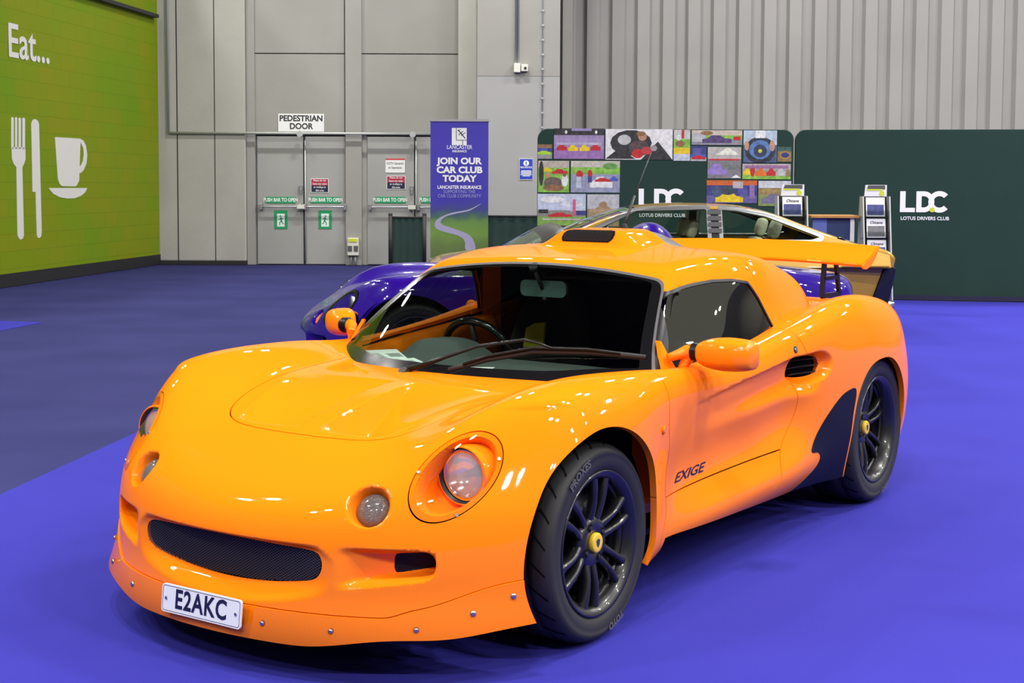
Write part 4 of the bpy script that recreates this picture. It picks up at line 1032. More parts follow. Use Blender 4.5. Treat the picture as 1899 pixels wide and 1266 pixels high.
u0, z0 = gwall(101.5, 345.5)
pts = [gwall(*q) for q in hp]; h_m = MB(); uu0 = min(gwall(*q)[0] for q in ((101.5, 254), (107, 332))); zz0 = min(gwall(*q)[1] for q in ((138, 345.5), (115, 345)))
h_m.prism([(u-uu0, z-zz0) for u, z in pts], -.004, 0, 'xz'); h_m.build('cup_handle', M['mural_white'], cup)
mural('saucer_mural', [[(89.5, 348.5), (161.5, 348.5), (158, 356), (150, 363), (138, 367.5), (124, 368), (110, 365.5), (98, 359)]], 'white saucer painted under the cup on the green wall')
u, z = gwall(13, 108); u2, z2 = gwall(13, 45)
p = G0+gd*(u); et = empty('eat_lettering', (p[0], p[1], z), math.atan2(gd[1], gd[0]), 'large white lettering Eat with dots on the green wall', 'sign')
text('lettering', 'Eat...', (z2-z)*1.42, M['mural_white'], et, (0, -.006, (z2-z)*.5), align='LEFT', bold=.008, extrude=.002, sx=1.02)
ra, rb = gwall(165, -3), gwall(284, 33.5)
m = MB(); m.box(0, -.10, 0, rb[0]-ra[0]+1.2, -.02, .055); o = m.build('sign_rail', M['ink']); p = G0+gd*(ra[0]-1.2); o.location = (p[0], p[1], rb[1]); o.rotation_euler = gw.rotation_euler; tag(o, 'black rail along the top of the green wall', 'rail')
# ---------------------------------------------------------------- grey end wall: concrete pier, door bays, column, shutter
YB = 23.6
def X(px, Y=YB): return float(at(px, 341, Y)[0])
def Z(py, Y=YB, px=700): return float(at(px, py, Y)[2])
m = MB(); m.box(X(285), YB, 0, X(1060), YB+.3, 11.9); struct(m.build('wall_back', M['wall_grey']))
m = MB(); m.box(X(297), YB-.16, .06, X(459), YB, 11.9)
struct(m.build('pier', M['wall_grey'], bevel=.02)); bpy.data.objects['pier'].name = 'wall_pier'
m = MB(); m.box(X(299), YB-.165, 0, X(459), YB-.02, .06); struct(m.build('baseboard_back', M['black_skirt']))
for i, (px, wd) in enumerate(((333, .018), (402, .014))):
    m = MB(); m.box(X(px), YB-.163, .06, X(px)+wd, YB-.15, 11.9); struct(m.build('trim_1' if i == 0 else 'trim_2', M['gap']))
zc_ = Z(100, YB-.05)
def wall_panel(n, x0, x1, z0, z1, y, material): m = MB(); m.box(x0, y, z0, x1, YB, z1); return struct(m.build('trim_%d' % n, material, bevel=.004))
ZD = Z(252, YB)
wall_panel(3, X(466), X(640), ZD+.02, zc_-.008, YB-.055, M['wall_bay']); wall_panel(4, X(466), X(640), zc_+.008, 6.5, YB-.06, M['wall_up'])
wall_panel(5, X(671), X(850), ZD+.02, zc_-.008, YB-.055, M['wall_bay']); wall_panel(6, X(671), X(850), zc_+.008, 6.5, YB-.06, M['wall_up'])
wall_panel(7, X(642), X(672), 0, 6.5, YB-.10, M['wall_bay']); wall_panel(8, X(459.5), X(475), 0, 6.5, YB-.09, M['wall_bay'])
m = MB(); m.box(X(852), YB-.6, 0, X(885), YB, 11.9); struct(m.build('wall_return', M['wall_grey']))
YC_ = 22.6; zr = Z(141, YC_, 960)
m = MB(); m.box(X(884, YC_), YC_, 0, X(1037, YC_), YC_+1.2, zr); struct(m.build('wall_column', M['wall_pale']))
m = MB(); m.box(X(884, YC_), YC_-.004, zr, X(1037, YC_), YC_+1.2, 11.9); struct(m.build('wall_column_top', M['wall_up']))
m = MB(); m.box(X(1037, YC_), YC_+.3, 0, X(1043, YC_), YC_+1.6, 11.9); struct(m.build('trim_9', M['gap']))
# corrugated shutter
m = MB(); YS = 24.2; x = X(1040, YS); pts = []; k = 0
while x < 30:
    for dx, dy in ((0, 0), (.20, 0), (.245, .075), (.385, .075)): pts.append((x+dx, YS+dy))
    x += .43
vs = [(a, b_, 0) for a, b_ in pts]+[(a, b_, 11.9) for a, b_ in pts]; n = len(pts)
m.add(vs, [(i, i+1, n+i+1, n+i) for i in range(n-1)]); struct(m.build('wall_right', M['shutter']))
m = MB(); m.box(30, -8, 0, 30.2, 30, 11.9); struct(m.build('wall_far_right', M['wall_grey']))
# conduits and small fittings on the wall
zp = Z(248, YB-.16)
m = MB(); m.cyl((X(314, YB-.2), YB-.19, zp), (X(797, YB-.2), YB-.19, zp), .022, 12); m.build('c', M['galv']).name = 'conduit_pipe'
PIPE = bpy.data.objects['conduit_pipe']; tag(PIPE, 'long grey horizontal pipe running above the double doors', 'pipe')
m = MB(); m.cyl((X(313.5, YB-.2), YB-.19, zp), (X(311, YB-.2), YB-.19, 11.9), .018, 12); o = m.build('conduit_pipe', M['galv']); tag(o, 'grey vertical pipe beside the green wall corner', 'pipe')
for px in (560, 767):
    m = MB(); m.cyl((X(px), YB-.24, zp-.01), (X(px), YB-.14, zp-.01), .05, 18); m.build('pipe_junction', M['galv'], PIPE)
for px, lb in ((955.5, 'left'), (959.5, 'right')):
    m = MB(); m.cyl((X(px, YC_), YC_-.02, Z(118, YC_, 957)), (X(px, YC_), YC_-.02, 11.9), .016, 10); o = m.build('conduit_pipe', M['galv']); tag(o, 'thin grey vertical conduit on the column, %s one of two' % lb, 'pipe')
for a, lb in (((952, 118, 964, 135), 'cream junction box at the foot of the conduits on the column'), ((965.5, 120, 978, 133), 'small cream sensor box right of the junction box on the column')):
    m = MB(); m.box(X(a[0], YC_), YC_-.09, Z(a[3], YC_, 960), X(a[2], YC_), YC_, Z(a[1], YC_, 960)); o = m.build('junction_box', M['cream'], bevel=.008); tag(o, lb, 'box')
    if a[0] > 960:
        q = MB(); q.cyl((X(973, YC_)-X(0, YC_)*0, YC_-.092, Z(127, YC_, 960)), (X(973, YC_), YC_-.10, Z(127, YC_, 960)), .022, 16); q.build('sensor_eye', M['ink'], o)
m = MB(); m.cyl((X(1005, YC_), YC_-.01, 1.0), (X(1005, YC_), YC_-.01, 11.9), .010, 8)
for k in range(24): m.box(X(1005, YC_)-.018, YC_-.025, 1.1+k*.23, X(1005, YC_)+.018, YC_, 1.125+k*.23)
o = m.build('clipped_cable', M['galv']); tag(o, 'thin cable clipped up the right side of the column', 'cable')
# ---------------------------------------------------------------- double doors
def door(n, p0, p1, bar0, bar1):
    Y = YB+.03; x0, x1 = X(p0), X(p1); m = MB(); m.box(x0, YB-.035, .012, x1, YB-.001, ZD-.015)
    d = m.build('door_%d' % n, M['door_grey'], bevel=.003); struct(d)
    zb = Z(384, YB-.1); m = MB(); m.tube([(X(bar0, YB-.12), YB-.13, zb), (X(bar1, YB-.12), YB-.13, zb)], .014, 10)
    for px in (bar0, bar1): m.box(X(px, YB-.1)-.022, YB-.15, zb-.05, X(px, YB-.1)+.022, YB-.035, zb+.05)
    m.build('push_bar', M['steel'], d, bevel=.004)
    return d
d1 = door(1, 478, 563, 484, 556); d2 = door(2, 567, 641, 566, 640); d3 = door(3, 682, 768, 686, 762); d4 = door(4, 772, 858, 776, 850)
for d, px in ((d1, 565), (d3, 770)):
    m = MB(); m.box(X(px)-.012, YB-.03, .012, X(px)+.012, YB-.002, ZD); m.build('meeting_gap', M['gap'], d)
    m = MB(); m.cyl((X(px+2), YB-.055, .05), (X(px+2), YB-.055, ZD-.08), .013, 8); m.build('bolt_rod', M['galv'], d)
    m = MB(); m.box(X(px-9), YB-.08, Z(352), X(px-3), YB-.03, Z(344)); m.box(X(px-7.5), YB-.09, Z(360), X(px-4), YB-.06, Z(351)); m.build('padlock', M['steel'], d, bevel=.004)
    m = MB(); m.box(X(px-12), YB-.17, Z(387.5), X(px+2), YB-.10, Z(380)); m.build('latch_box', M['amber_tape'] if 'amber_tape' in M else M['cream'], d, bevel=.004)
m = MB(); m.box(X(476), YB-.005, ZD-.012, X(642), YB+.0, ZD+.02); m.box(X(680), YB-.005, ZD-.012, X(860), YB, ZD+.02); struct(m.build('trim_10', M['gap']))
m = MB(); m.box(X(646), YB-.19, Z(474, YB-.15), X(667), YB-.10, Z(441, YB-.15)); sk = m.build('socket_box', M['cream'], bevel=.012); tag(sk, 'cream socket box low on the post between the doors', 'socket')
m = MB(); m.box(X(649), YB-.20, Z(448.5, YB-.2), X(664), YB-.188, Z(442.5, YB-.2)); m.build('warning_strip', M['lime'], sk)
for dx in (-.05, .05):
    m = MB(); m.box(X(656.5)+dx-.035, YB-.20, Z(466, YB-.2), X(656.5)+dx+.035, YB-.188, Z(456, YB-.2)); m.build('socket_cover', M['grey_trim'], sk)
m = MB(); m.tube([(X(653), YB-.13, Z(474)), (X(652), YB-.13, 0.01)], .012, 8); m.tube([(X(660), YB-.13, Z(474)), (X(660), YB-.13, .01)], .016, 8); m.build('socket_cable', M['galv'], sk)
# ---------------------------------------------------------------- signs on doors and walls
def sign(name, px0, py0, px1, py1, Y, material, label, th=.006, cat='sign'):
    a, b_ = at(px0, py1, Y), at(px1, py0, Y); w_, h_ = b_[0]-a[0], b_[2]-a[2]
    o = empty(name, ((a[0]+b_[0])/2, Y, (a[2]+b_[2])/2), 0, label, cat)
    m = MB(); m.box(-w_/2, -th, -h_/2, w_/2, 0, h_/2); m.build('sign_board', material, o); return o, w_, h_, -th-.001
def line(o, body, dz, size, material, y, bold=0.0, sx=1.0, dx=0): return text('lettering', body, size, material, o, (dx, y, dz), bold=bold, extrude=.0008, sx=sx)
o, w_, h_, y_ = sign('pedestrian_door_sign', 516, 211, 601, 244, YB-.062, M['sign_white'], 'white sign reading PEDESTRIAN DOOR above the doors'); line(o, 'PEDESTRIAN', .068, .135, M['ink'], y_, .004, .95); line(o, 'DOOR', -.062, .135, M['ink'], y_, .004, .95)
LF = ['far left', 'second from left', 'third from left', 'fourth, half hidden by the banner']
for i, (a, b_) in enumerate(((493, 548), (576, 632), (695, 752), (781, 838))):
    o, w_, h_, y_ = sign('push_bar_sign', a, 365, b_, 376.5, YB-.037, M['exit_green'], 'green PUSH BAR TO OPEN strip, %s of the door leaves' % LF[i]); o['group'] = 'push bar strips on the doors'
    line(o, 'PUSH BAR TO OPEN', 0, .085, M['sign_white'], y_, .003, .74)
def man(o, w_, h_, y, flipx):
    s = -1 if flipx else 1; m = MB(); k = h_/34
    def P(L): return [(s*(a-12)*k, (17-b_)*k) for a, b_ in L]
    m.prism(P([(5, 6), (19, 6), (19, 30), (5, 30)]), y, y+.0005, 'xz'); m.build('door_symbol', M['sign_white'], o)
    m = MB()
    for L in ([(10.4, 13), (13.5, 13), (12.2, 20), (9.8, 19.5)], [(10, 18.5), (12.3, 19.2), (15.2, 23), (15.0, 27.5), (13.6, 27.5), (13.4, 23.8)], [(9.8, 18.5), (11.8, 20), (9.6, 24.5), (6, 25.5), (5.6, 24.2), (8.6, 23)], [(10.6, 13), (11.6, 14.6), (8.4, 17.4), (6.8, 15.4), (7.6, 14.6), (8.5, 15.5)], [(13.2, 13.2), (14.6, 16.4), (17.6, 16.2), (17.6, 17.5), (13.8, 17.9), (12.2, 14.8)]):
        m.prism(P(L), y-.001, y, 'xz')
    m.prism([(s*(12.8+1.7*math.cos(t)-12)*k, (17-(10.6+1.7*math.sin(t)))*k) for t in np.linspace(0, 6.28, 14)[:-1]], y-.001, y, 'xz'); m.build('running_figure', M['exit_green'], o)
for i, (a, b_, fl) in enumerate(((509, 533, True), (591, 615, False))):
    o, w_, h_, y_ = sign('exit_sign', a, 390, b_, 424, YB-.037, M['exit_green'], 'green running man exit sign on the %s door leaf' % ('far left' if i == 0 else 'second')); man(o, w_, h_, y_, fl)
for i, (a, t_, b_, e_) in enumerate(((576.5, 331, 609.5, 357), (717, 326, 752, 351))):
    o, w_, h_, y_ = sign('door_notice', a, t_, b_, e_, YB-.037, M['sign_white'], 'red and navy notice on the %s door leaf' % ('second' if i == 0 else 'third, under the camera sign'))
    m = MB(); m.box(-w_/2*.94, y_, .0, w_/2*.94, y_+.0006, h_/2*.92); m.build('red_band', M['maroon'], o); m = MB(); m.box(-w_/2*.94, y_, -h_/2*.92, w_/2*.94, y_+.0006, .0); m.build('navy_band', M['navy'], o)
    for j, tx in enumerate(('Please do not', 'leave any cases', 'or trolleys in', 'this area')): line(o, tx, h_*(.36-.235*j), .046, M['sign_white'], y_-.001, .0006, .85)
o, w_, h_, y_ = sign('camera_sign', 715, 294, 751, 320, YB-.037, M['sign_white'], 'white camera notice with red top on the third door leaf')
m = MB(); m.box(-w_/2, y_, h_*.40, w_/2, y_+.0006, h_/2); m.build('red_band', M['red'], o); line(o, "CCTV Camera's", .035, .050, M['ink'], y_, .0006, .85); line(o, 'in Operation', -.035, .050, M['ink'], y_, .0006, .85)
o, w_, h_, y_ = sign('fire_notice', 963, 294, 988.5, 333, YC_-.004, M['sign_white'], 'blue FIRE NOTICE board on the pale column')
m = MB(); m.box(-w_/2*.95, y_, -h_/2*.96, w_/2*.95, y_+.0006, h_/2*.96); m.build('blue_field', M['notice_blue'], o)
m = MB(); m.cyl((0, y_-.001, h_*.28), (0, y_, h_*.28), h_*.135, 24); m.build('white_disc', M['sign_white'], o); m = MB(); m.box(-.008, y_-.002, h_*.20, .008, y_-.001, h_*.36); m.build('disc_bar', M['notice_blue'], o)
line(o, 'FIRE NOTICE', h_*.08, .036, M['sign_white'], y_-.001, .001, .9)
for j in range(5): m = MB(); wq = (.40, .45, .42, .46, .3)[j]*w_*.9; m.box(-wq, y_-.001, -h_*(.08+.06*j)-.006, wq, y_, -h_*(.08+.06*j)+.006); m.build('small_print', M['sign_white'], o)
# ---------------------------------------------------------------- roll-up banner
YBN = 20.0
a, b_ = at(798, 700, YBN), at(906, 222, YBN); zt = float(b_[2]); xc = (a[0]+b_[0])/2; wb = float(b_[0]-a[0])
bn = empty('roll_up_banner', (xc, YBN, 0), 0, 'tall blue roll-up banner reading JOIN OUR CAR CLUB TODAY', 'banner')
def bmat():
    m = mat('banner_print', (0.03, 0.03, 0.5), 0.5); nt = m.node_tree; b = nt.nodes['Principled BSDF']
    tc = nt.nodes.new('ShaderNodeTexCoord'); sx = nt.nodes.new('ShaderNodeSeparateXYZ'); nt.links.new(tc.outputs['Object'], sx.inputs[0])
    n = nt.nodes.new('ShaderNodeTexNoise'); n.inputs['Scale'].default_value = 4; n.inputs['Detail'].default_value = 6; nt.links.new(tc.outputs['Object'], n.inputs['Vector'])
    ad = nt.nodes.new('ShaderNodeMath'); ad.operation = 'MULTIPLY_ADD'; ad.inputs[1].default_value = .22; nt.links.new(n.outputs['Fac'], ad.inputs[0]); nt.links.new(sx.outputs['Z'], ad.inputs[2])
    mr = nt.nodes.new('ShaderNodeMapRange'); mr.inputs[1].default_value = .34; mr.inputs[2].default_value = 2.3; nt.links.new(ad.outputs[0], mr.inputs[0])
    cr = nt.nodes.new('ShaderNodeValToRGB'); e = cr.color_ramp.elements; e[0].position = 0; e[0].color = (.62, .62, .70, 1); e[1].position = 1; e[1].color = (.050, .038, .42, 1)
    for p_, c_ in ((.035, (.62, .62, .70, 1)), (.045, (.10, .15, .045, 1)), (.14, (.12, .19, .05, 1)), (.22, (.16, .29, .05, 1)), (.30, (.13, .26, .06, 1)), (.345, (.06, .13, .10, 1)), (.39, (.045, .055, .22, 1)), (.46, (.046, .036, .38, 1))):
        q = cr.color_ramp.elements.new(p_); q.color = c_
    nt.links.new(mr.outputs[0], cr.inputs[0]); nt.links.new(cr.outputs[0], b.inputs['Base Color']); return m
def bx_(px): return float(at(px, 341, YBN)[0]-xc)
def bz_(py): return float(at(850, py, YBN)[2])
m = MB(); m.box(-wb/2, -.004, .09, wb/2, 0, zt-.03); m.build('banner_sheet', bmat(), bn)
m = MB(); m.box(-wb/2-.012, -.02, zt-.03, wb/2+.012, .015, zt+.005); m.build('top_rail', M['steel'], bn, bevel=.004)
m = MB(); m.box(-wb/2-.02, -.10, 0, wb/2+.02, .10, .09); m.build('base_case', M['steel'], bn, bevel=.015)
m = MB(); m.cyl((0, .012, .09), (0, .012, zt-.03), .012, 10); m.build('support_pole', M['steel'], bn)
for tx, py, sz, bo, mt in (('JOIN OUR', 299, .124, .0052, 'stand_white'), ('CAR CLUB', 315.5, .124, .0052, 'stand_white'), ('TODAY', 331.5, .124, .0052, 'stand_white'), ('LANCASTER INSURANCE', 347.3, .066, .0016, 'stand_white'), ('SUPPORTING THE', 355.5, .066, .0, 'pale_blue'), ('CAR CLUB COMMUNITY', 363.5, .066, .0, 'pale_blue'), ('LANCASTER', 273, .078, .0004, 'stand_white'), ('INSURANCE', 280.5, .044, .001, 'stand_white')):
    if mt not in M: M[mt] = mat('pale_blue_lettering', (.30, .30, .60), .6)
    text('lettering', tx, sz, M[mt], bn, (.0, -.006, bz_(py)), bold=bo, extrude=.0008, sx=(1.10 if sz > .1 else .84) if tx[:3] != 'LAN' or sz < .08 else .62)
lx, lz = bx_(851.5), bz_(253)
m = MB(); s_ = .195
m.prism([(lx-.105, lz-.12), (lx+.105, lz-.12), (lx+.105, lz+.12), (lx-.105, lz+.12)], -.0065, -.0055, 'xz'); lg = m.build('logo_square', M['stand_white'], bn)
m = MB(); m.prism([(lx-.045, lz-.05), (lx-.037, lz-.05), (lx-.037, lz+.12), (lx-.045, lz+.12)], -.0075, -.0066, 'xz'); m.prism([(lx-.045, lz-.055), (lx+.105, lz-.055), (lx+.105, lz-.047), (lx-.045, lz-.047)], -.0075, -.0066, 'xz'); m.prism([(lx+.045, lz-.12), (lx+.053, lz-.12), (lx+.053, lz-.05), (lx+.045, lz-.05)], -.0075, -.0066, 'xz')
for a0_, b0_, w0 in (((-.018, .095), (.085, -.028), .013), ((-.01, .02), (.055, .075), .010), ((.028, .012), (.085, .055), .010), ((-.02, .075), (.02, .10), .007)):
    a_, b2 = np.array(a0_), np.array(b0_); d_ = (b2-a_)/np.linalg.norm(b2-a_); q_ = np.array([-d_[1], d_[0]])*w0/2
    m.prism([(lx+p_[0], lz+p_[1]) for p_ in (a_-q_, b2-q_, b2+q_, a_+q_)], -.0075, -.0066, 'xz')
m.build('logo_lines', M['navy'], bn)
road = smooth_poly([(893, 376.5), (870, 388), (836, 395), (812, 406), (806, 418), (815, 427), (850, 437), (862, 447), (864, 463), (881, 463), (879, 447), (868, 434), (842, 424), (820, 416), (818, 409), (828, 401), (846, 396), (872, 390)], 4)
m = MB(); m.prism([(bx_(p_), bz_(q_)) for p_, q_ in road][::-1], -.0062, -.005, 'xz'); m.build('printed_road', mat('road_print', (.36, .34, .52), .6), bn)
# ---------------------------------------------------------------- low green barriers
def barrier(px0, px1, Y, py_top, label, yaw=0, posts=True):
    a, b_ = at(px0, py_top, Y), at(px1, py_top, Y); w_ = float(b_[0]-a[0]); h_ = float(a[2])
    o = empty('fabric_barrier', (float(a[0]), Y, 0), yaw, label, 'barrier')
    m = MB(); n = 16; vs = []
    for i in range(n+1): x_ = w_*i/n; y_ = .012*math.sin(i*1.9); vs += [(x_, y_, .06), (x_, y_*.6, h_-.05)]
    m.add(vs, [(2*i, 2*i+2, 2*i+3, 2*i+1) for i in range(n)], 0, True); m.build('fabric_panel', M['barrier_green'], o)
    for x_ in ((0, w_) if posts else (w_,)):
        m = MB(); m.cyl((x_, 0, 0), (x_, 0, h_), .032, 14); m.lathe([(.036, h_), (.034, h_+.02), (0, h_+.03)], 14, 'z', c=(x_, 0, 0)); m.cyl((x_, 0, 0), (x_, 0, .02), .16, 24); m.build('post', M['ink'], o)
    m = MB(); m.cyl((0, 0, h_-.04), (w_, 0, h_-.04), .014, 8); m.build('top_rail', M['ink'], o); return o
barrier(724, 787, 21.9, 398, 'dark green fabric barrier with black posts left of the blue banner')
barrier(900, 1004, 21.2, 395.5, 'dark green fabric barrier behind the car, right of the blue banner')
# ---------------------------------------------------------------- club stand: two fabric display walls
YL = 17.1
def lx_(px): return float(at(px, 341, YL)[0])
def lz_(py): return float(at(1250, py, YL)[2])
def round_panel(w_, h_, r_, both=True, n=10):
    P = [(0, .02), (w_, .02)]
    P += [(w_-r_+r_*math.cos(t), h_-r_+r_*math.sin(t)) for t in np.linspace(0, math.pi/2, n)] if both else [(w_, h_)]
    P += [(r_+r_*math.cos(t), h_-r_+r_*math.sin(t)) for t in np.linspace(math.pi/2, math.pi, n)]; return P
x0, x1 = lx_(997), lx_(1471); hL = lz_(239.5)
d1_ = empty('collage_display_wall', (x0, YL, 0), 0, 'dark green display wall covered in a collage of car photographs', 'display')
m = MB(); m.prism(round_panel(x1-x0, hL, .12), 0, .30, 'xz'); m.build('fabric_panel', M['stand_green'], d1_, bevel=.01)
x2 = lx_(1473.5); e_ = at(1990, 341, 16.55); L2 = math.hypot(e_[0]-x2, 16.55-YL)
d2_ = empty('plain_display_wall', (x2, YL, 0), math.atan2(16.55-YL, e_[0]-x2), 'plain dark green display wall carrying one white club logo', 'display')
m = MB(); m.prism(round_panel(L2, hL+.0, .12), 0, .30, 'xz'); m.build('fabric_panel', M['stand_green'], d2_, bevel=.01)
m = MB(); m.box(.05, -.03, 0, L2, .30, .055); m.build('base_skirt', M['navy'], d2_)
def club_logo(o, cx_, zc0, wd, y):
    k = wd/1.0; m = MB()
    def Pq(L, o_=0): m.prism([(cx_+a*k, zc0+b_*k) for a, b_ in L], y-.002-o_, y-o_, 'xz')
    Pq([(-.5, .215), (-.5, -.215), (-.20, -.215), (-.20, -.125), (-.39, -.125), (-.39, .215)])
    out = [(-.175, .215), (-.175, -.215), (-.02, -.215)]+[(-.02+.215*math.sin(t)*.95, -.215*math.cos(t)) for t in np.linspace(.1, math.pi, 16)]
    inn = [(-.07, .115), (-.07, -.115), (-.02, -.115)]+[(-.02+.115*math.sin(t)*.9, -.115*math.cos(t)) for t in np.linspace(.1, math.pi, 16)]
    n = len(out)
    for i in range(n): j = (i+1) % n; Pq([out[i], out[j], inn[j], inn[i]])
    ts = np.linspace(math.radians(42), math.radians(318), 26); Ro, Ri = .222, .118
    for t0, t1 in zip(ts[:-1], ts[1:]): Pq([(.285+Ro*math.cos(t0), Ro*math.sin(t0)), (.285+Ro*math.cos(t1), Ro*math.sin(t1)), (.285+Ri*math.cos(t1), Ri*math.sin(t1)), (.285+Ri*math.cos(t0), Ri*math.sin(t0))], .0012)
    m.build('logo_letters', M['stand_white'], o)
    m = MB(); m.cyl((cx_+.145*k, y-.0045, zc0-.165*k), (cx_+.145*k, y-.003, zc0-.165*k), .052*k, 20); m.build('logo_dot', M['lime'], o)
    text('lettering', 'LOTUS DRIVERS CLUB', wd*.098, M['stand_white'], o, (cx_, y-.002, zc0-.345*k), bold=.0012, extrude=.0008, sx=1.0)
club_logo(d1_, lx_(1228.5)-x0, lz_(369), (lx_(1273)-lx_(1185)), -.002)
f2 = (lx_(1708)-x2)/math.cos(d2_.rotation_euler.z); q2 = at(1708, 374, YL-.25); club_logo(d2_, f2*.985, float(q2[2]), float(at(1753, 374, 16.85)[0]-at(1663, 374, 16.85)[0]), -.002)
# collage photographs: flat prints, each with its own simple subject
PC = {}
def pcol(c):
    if c not in PC: PC[c] = mat('print_%d' % len(PC), c, .5, noise=(20, .6, tuple(min(1, (q*.45 if sum(c) > .5 else q*2.2+.03)) for q in c)))
    return PC[c]
def print_photo(bx, label, bands, blobs):
    """bx in stand-print units; bands: (height fraction, colour) from the top; blobs: (x, y, w, h, colour, shape)"""
    X0, Y0, X1, Y1 = [v/3.798 for v in bx]; xa, xb = lx_(980+X0)-x0, lx_(980+X1)-x0; za, zb = lz_(220+Y1), lz_(220+Y0); w_, h_ = xb-xa, zb-za
    cols = []; m = MB()
    def ci(c):
        if c not in cols: cols.append(c)
        return cols.index(c)
    t = 0
    for fr, c in bands: m.box(0, -.003, h_*(1-t-fr), w_, .0, h_*(1-t), ci(c)); t += fr
    for k, (x_, y_, bw, bh, c, sh) in enumerate(blobs):
        yy0 = -.0032-.0002*k
        if sh == 'box': P = [(-.5, -.5), (.5, -.5), (.5, .5), (-.5, .5)]
        elif sh == 'car': P = [(-.5, -.45), (.5, -.45), (.5, .0), (.42, .12), (.26, .14), (.12, .5), (-.18, .5), (-.34, .12), (-.5, .02)]
        elif sh == 'tri': P = [(-.5, -.5), (.5, -.5), (0, .5)]
        else: P = [(.5*math.cos(a), .5*math.sin(a)) for a in np.linspace(0, 2*math.pi, 15)[:-1]]
        pts = [(min(max((x_+a*bw), 0), 1)*w_, min(max((1-y_+b_*bh), 0), 1)*h_) for a, b_ in P]
        m.prism(pts, yy0-.0004, yy0, 'xz', ci(c))
    o = m.build('collage_photograph', [pcol(c) for c in cols], d1_); o.location = (xa, -.002, za); return o
sky, grs, tar, wht, blk, red_, yel, prp, org, gry, blu, dbl, brn, skn = (.50, .55, .68), (.14, .30, .04), (.26, .25, .30), (.72, .72, .74), (.012, .012, .015), (.50, .02, .025), (.75, .55, .02), (.22, .13, .40), (.70, .16, .02), (.30, .30, .31), (.06, .10, .42), (.02, .025, .12), (.16, .08, .035), (.50, .26, .16)
print_photo((65, 185, 165, 286), 'a', [(.25, brn), (.3, dbl), (.45, gry)], [(.45, .55, .9, .35, (.35, .60, .03), 'car'), (.4, .35, .6, .2, blu, 'box')])
print_photo((178, 72, 530, 286), 'b', [(.22, blk), (.45, (.32, .25, .45)), (.33, (.30, .16, .40))], [(.16, .62, .2, .22, red_, 'car'), (.38, .64, .2, .22, yel, 'car'), (.61, .64, .2, .22, yel, 'car'), (.83, .62, .2, .22, red_, 'car'), (.5, .5, .9, .08, (.45, .40, .55), 'box'), (.24, .12, .05, .12, wht, 'disc'), (.84, .12, .05, .12, wht, 'disc'), (.55, .04, .4, .08, (.3, .25, .5), 'box')])
print_photo((540, 75, 1012, 290), 'c', [(1.0, wht)], [(.38, .45, .62, .85, blk, 'disc'), (.28, .35, .2, .34, (.5, .5, .52), 'disc'), (.78, .70, .5, .6, blk, 'tri'), (.2, .8, .5, .35, blk, 'tri'), (.50, .62, .30, .55, (.05, .03, .035), 'disc'), (.48, .80, .18, .3, red_, 'disc'), (.62, .70, .16, .26, (.3, .02, .03), 'disc'), (.55, .24, .13, .28, skn, 'disc'), (.53, .15, .14, .16, brn, 'disc'), (.72, .62, .10, .2, gry, 'disc')])
print_photo((1020, 78, 1135, 296), 'd', [(.3, (.5, .5, .5)), (.3, grs), (.4, sky)], [(.5, .68, 1.0, .2, yel, 'box'), (.4, .45, .6, .2, brn, 'disc'), (.55, .1, .15, .35, red_, 'box'), (.3, .25, .3, .2, wht, 'disc')])
print_photo((1145, 80, 1500, 183), 'e', [(.35, (.55, .48, .40)), (.25, grs), (.4, tar)], [(.14, .5, .26, .6, (.45, .45, .5), 'box'), (.5, .62, .58, .55, (.05, .03, .10), 'car'), (.3, .2, .25, .3, brn, 'disc'), (.9, .55, .14, .25, red_, 'box')])
print_photo((1140, 192, 1250, 298), 'f', [(.55, dbl), (.2, blu), (.25, (.4, .4, .45))], [(.5, .75, .9, .28, red_, 'car'), (.4, .35, .5, .4, (.10, .10, .35), 'box')])
print_photo((1260, 198, 1495, 419), 'g', [(.38, (.45, .43, .42)), (.62, (.20, .19, .22))], [(.6, .13, .75, .24, (.70, .72, .62), 'tri'), (.28, .72, .62, .36, (.28, .20, .55), 'car'), (.72, .60, .55, .26, (.10, .11, .11), 'car'), (.5, .40, .9, .05, red_, 'box'), (.85, .93, .3, .1, wht, 'tri')])
print_photo((1510, 80, 1745, 306), 'h', [(.45, (.42, .52, .62)), (.55, (.04, .07, .14))], [(.5, .62, .92, .86, (.01, .012, .025), 'disc'), (.5, .6, .66, .60, (.05, .12, .28), 'disc'), (.5, .64, .40, .40, (.015, .02, .05), 'disc'), (.5, .64, .12, .12, (.55, .60, .05), 'disc'), (.86, .48, .16, .34, skn, 'disc'), (.10, .48, .14, .3, skn, 'disc'), (.5, .12, .3, .24, wht, 'box')])
print_photo((1750, 195, 1848, 300), 'i', [(.3, (.02, .06, .05)), (.7, (.14, .09, .03))], [(.55, .55, .8, .55, (.40, .22, .05), 'disc'), (.55, .55, .6, .36, dbl, 'disc')])
print_photo((1505, 315, 1845, 423), 'j', [(.35, (.45, .38, .40)), (.35, (.3, .3, .3)), (.3, grs)], [(.10, .5, .16, .5, yel, 'car'), (.21, .45, .10, .8, red_, 'disc'), (.38, .55, .22, .55, org, 'car'), (.60, .55, .20, .5, red_, 'car'), (.80, .55, .22, .5, (.5, .5, .5), 'car'), (.95, .6, .12, .5, (.25, .2, .1), 'car'), (.5, .2, .9, .2, (.30, .15, .30), 'box')])
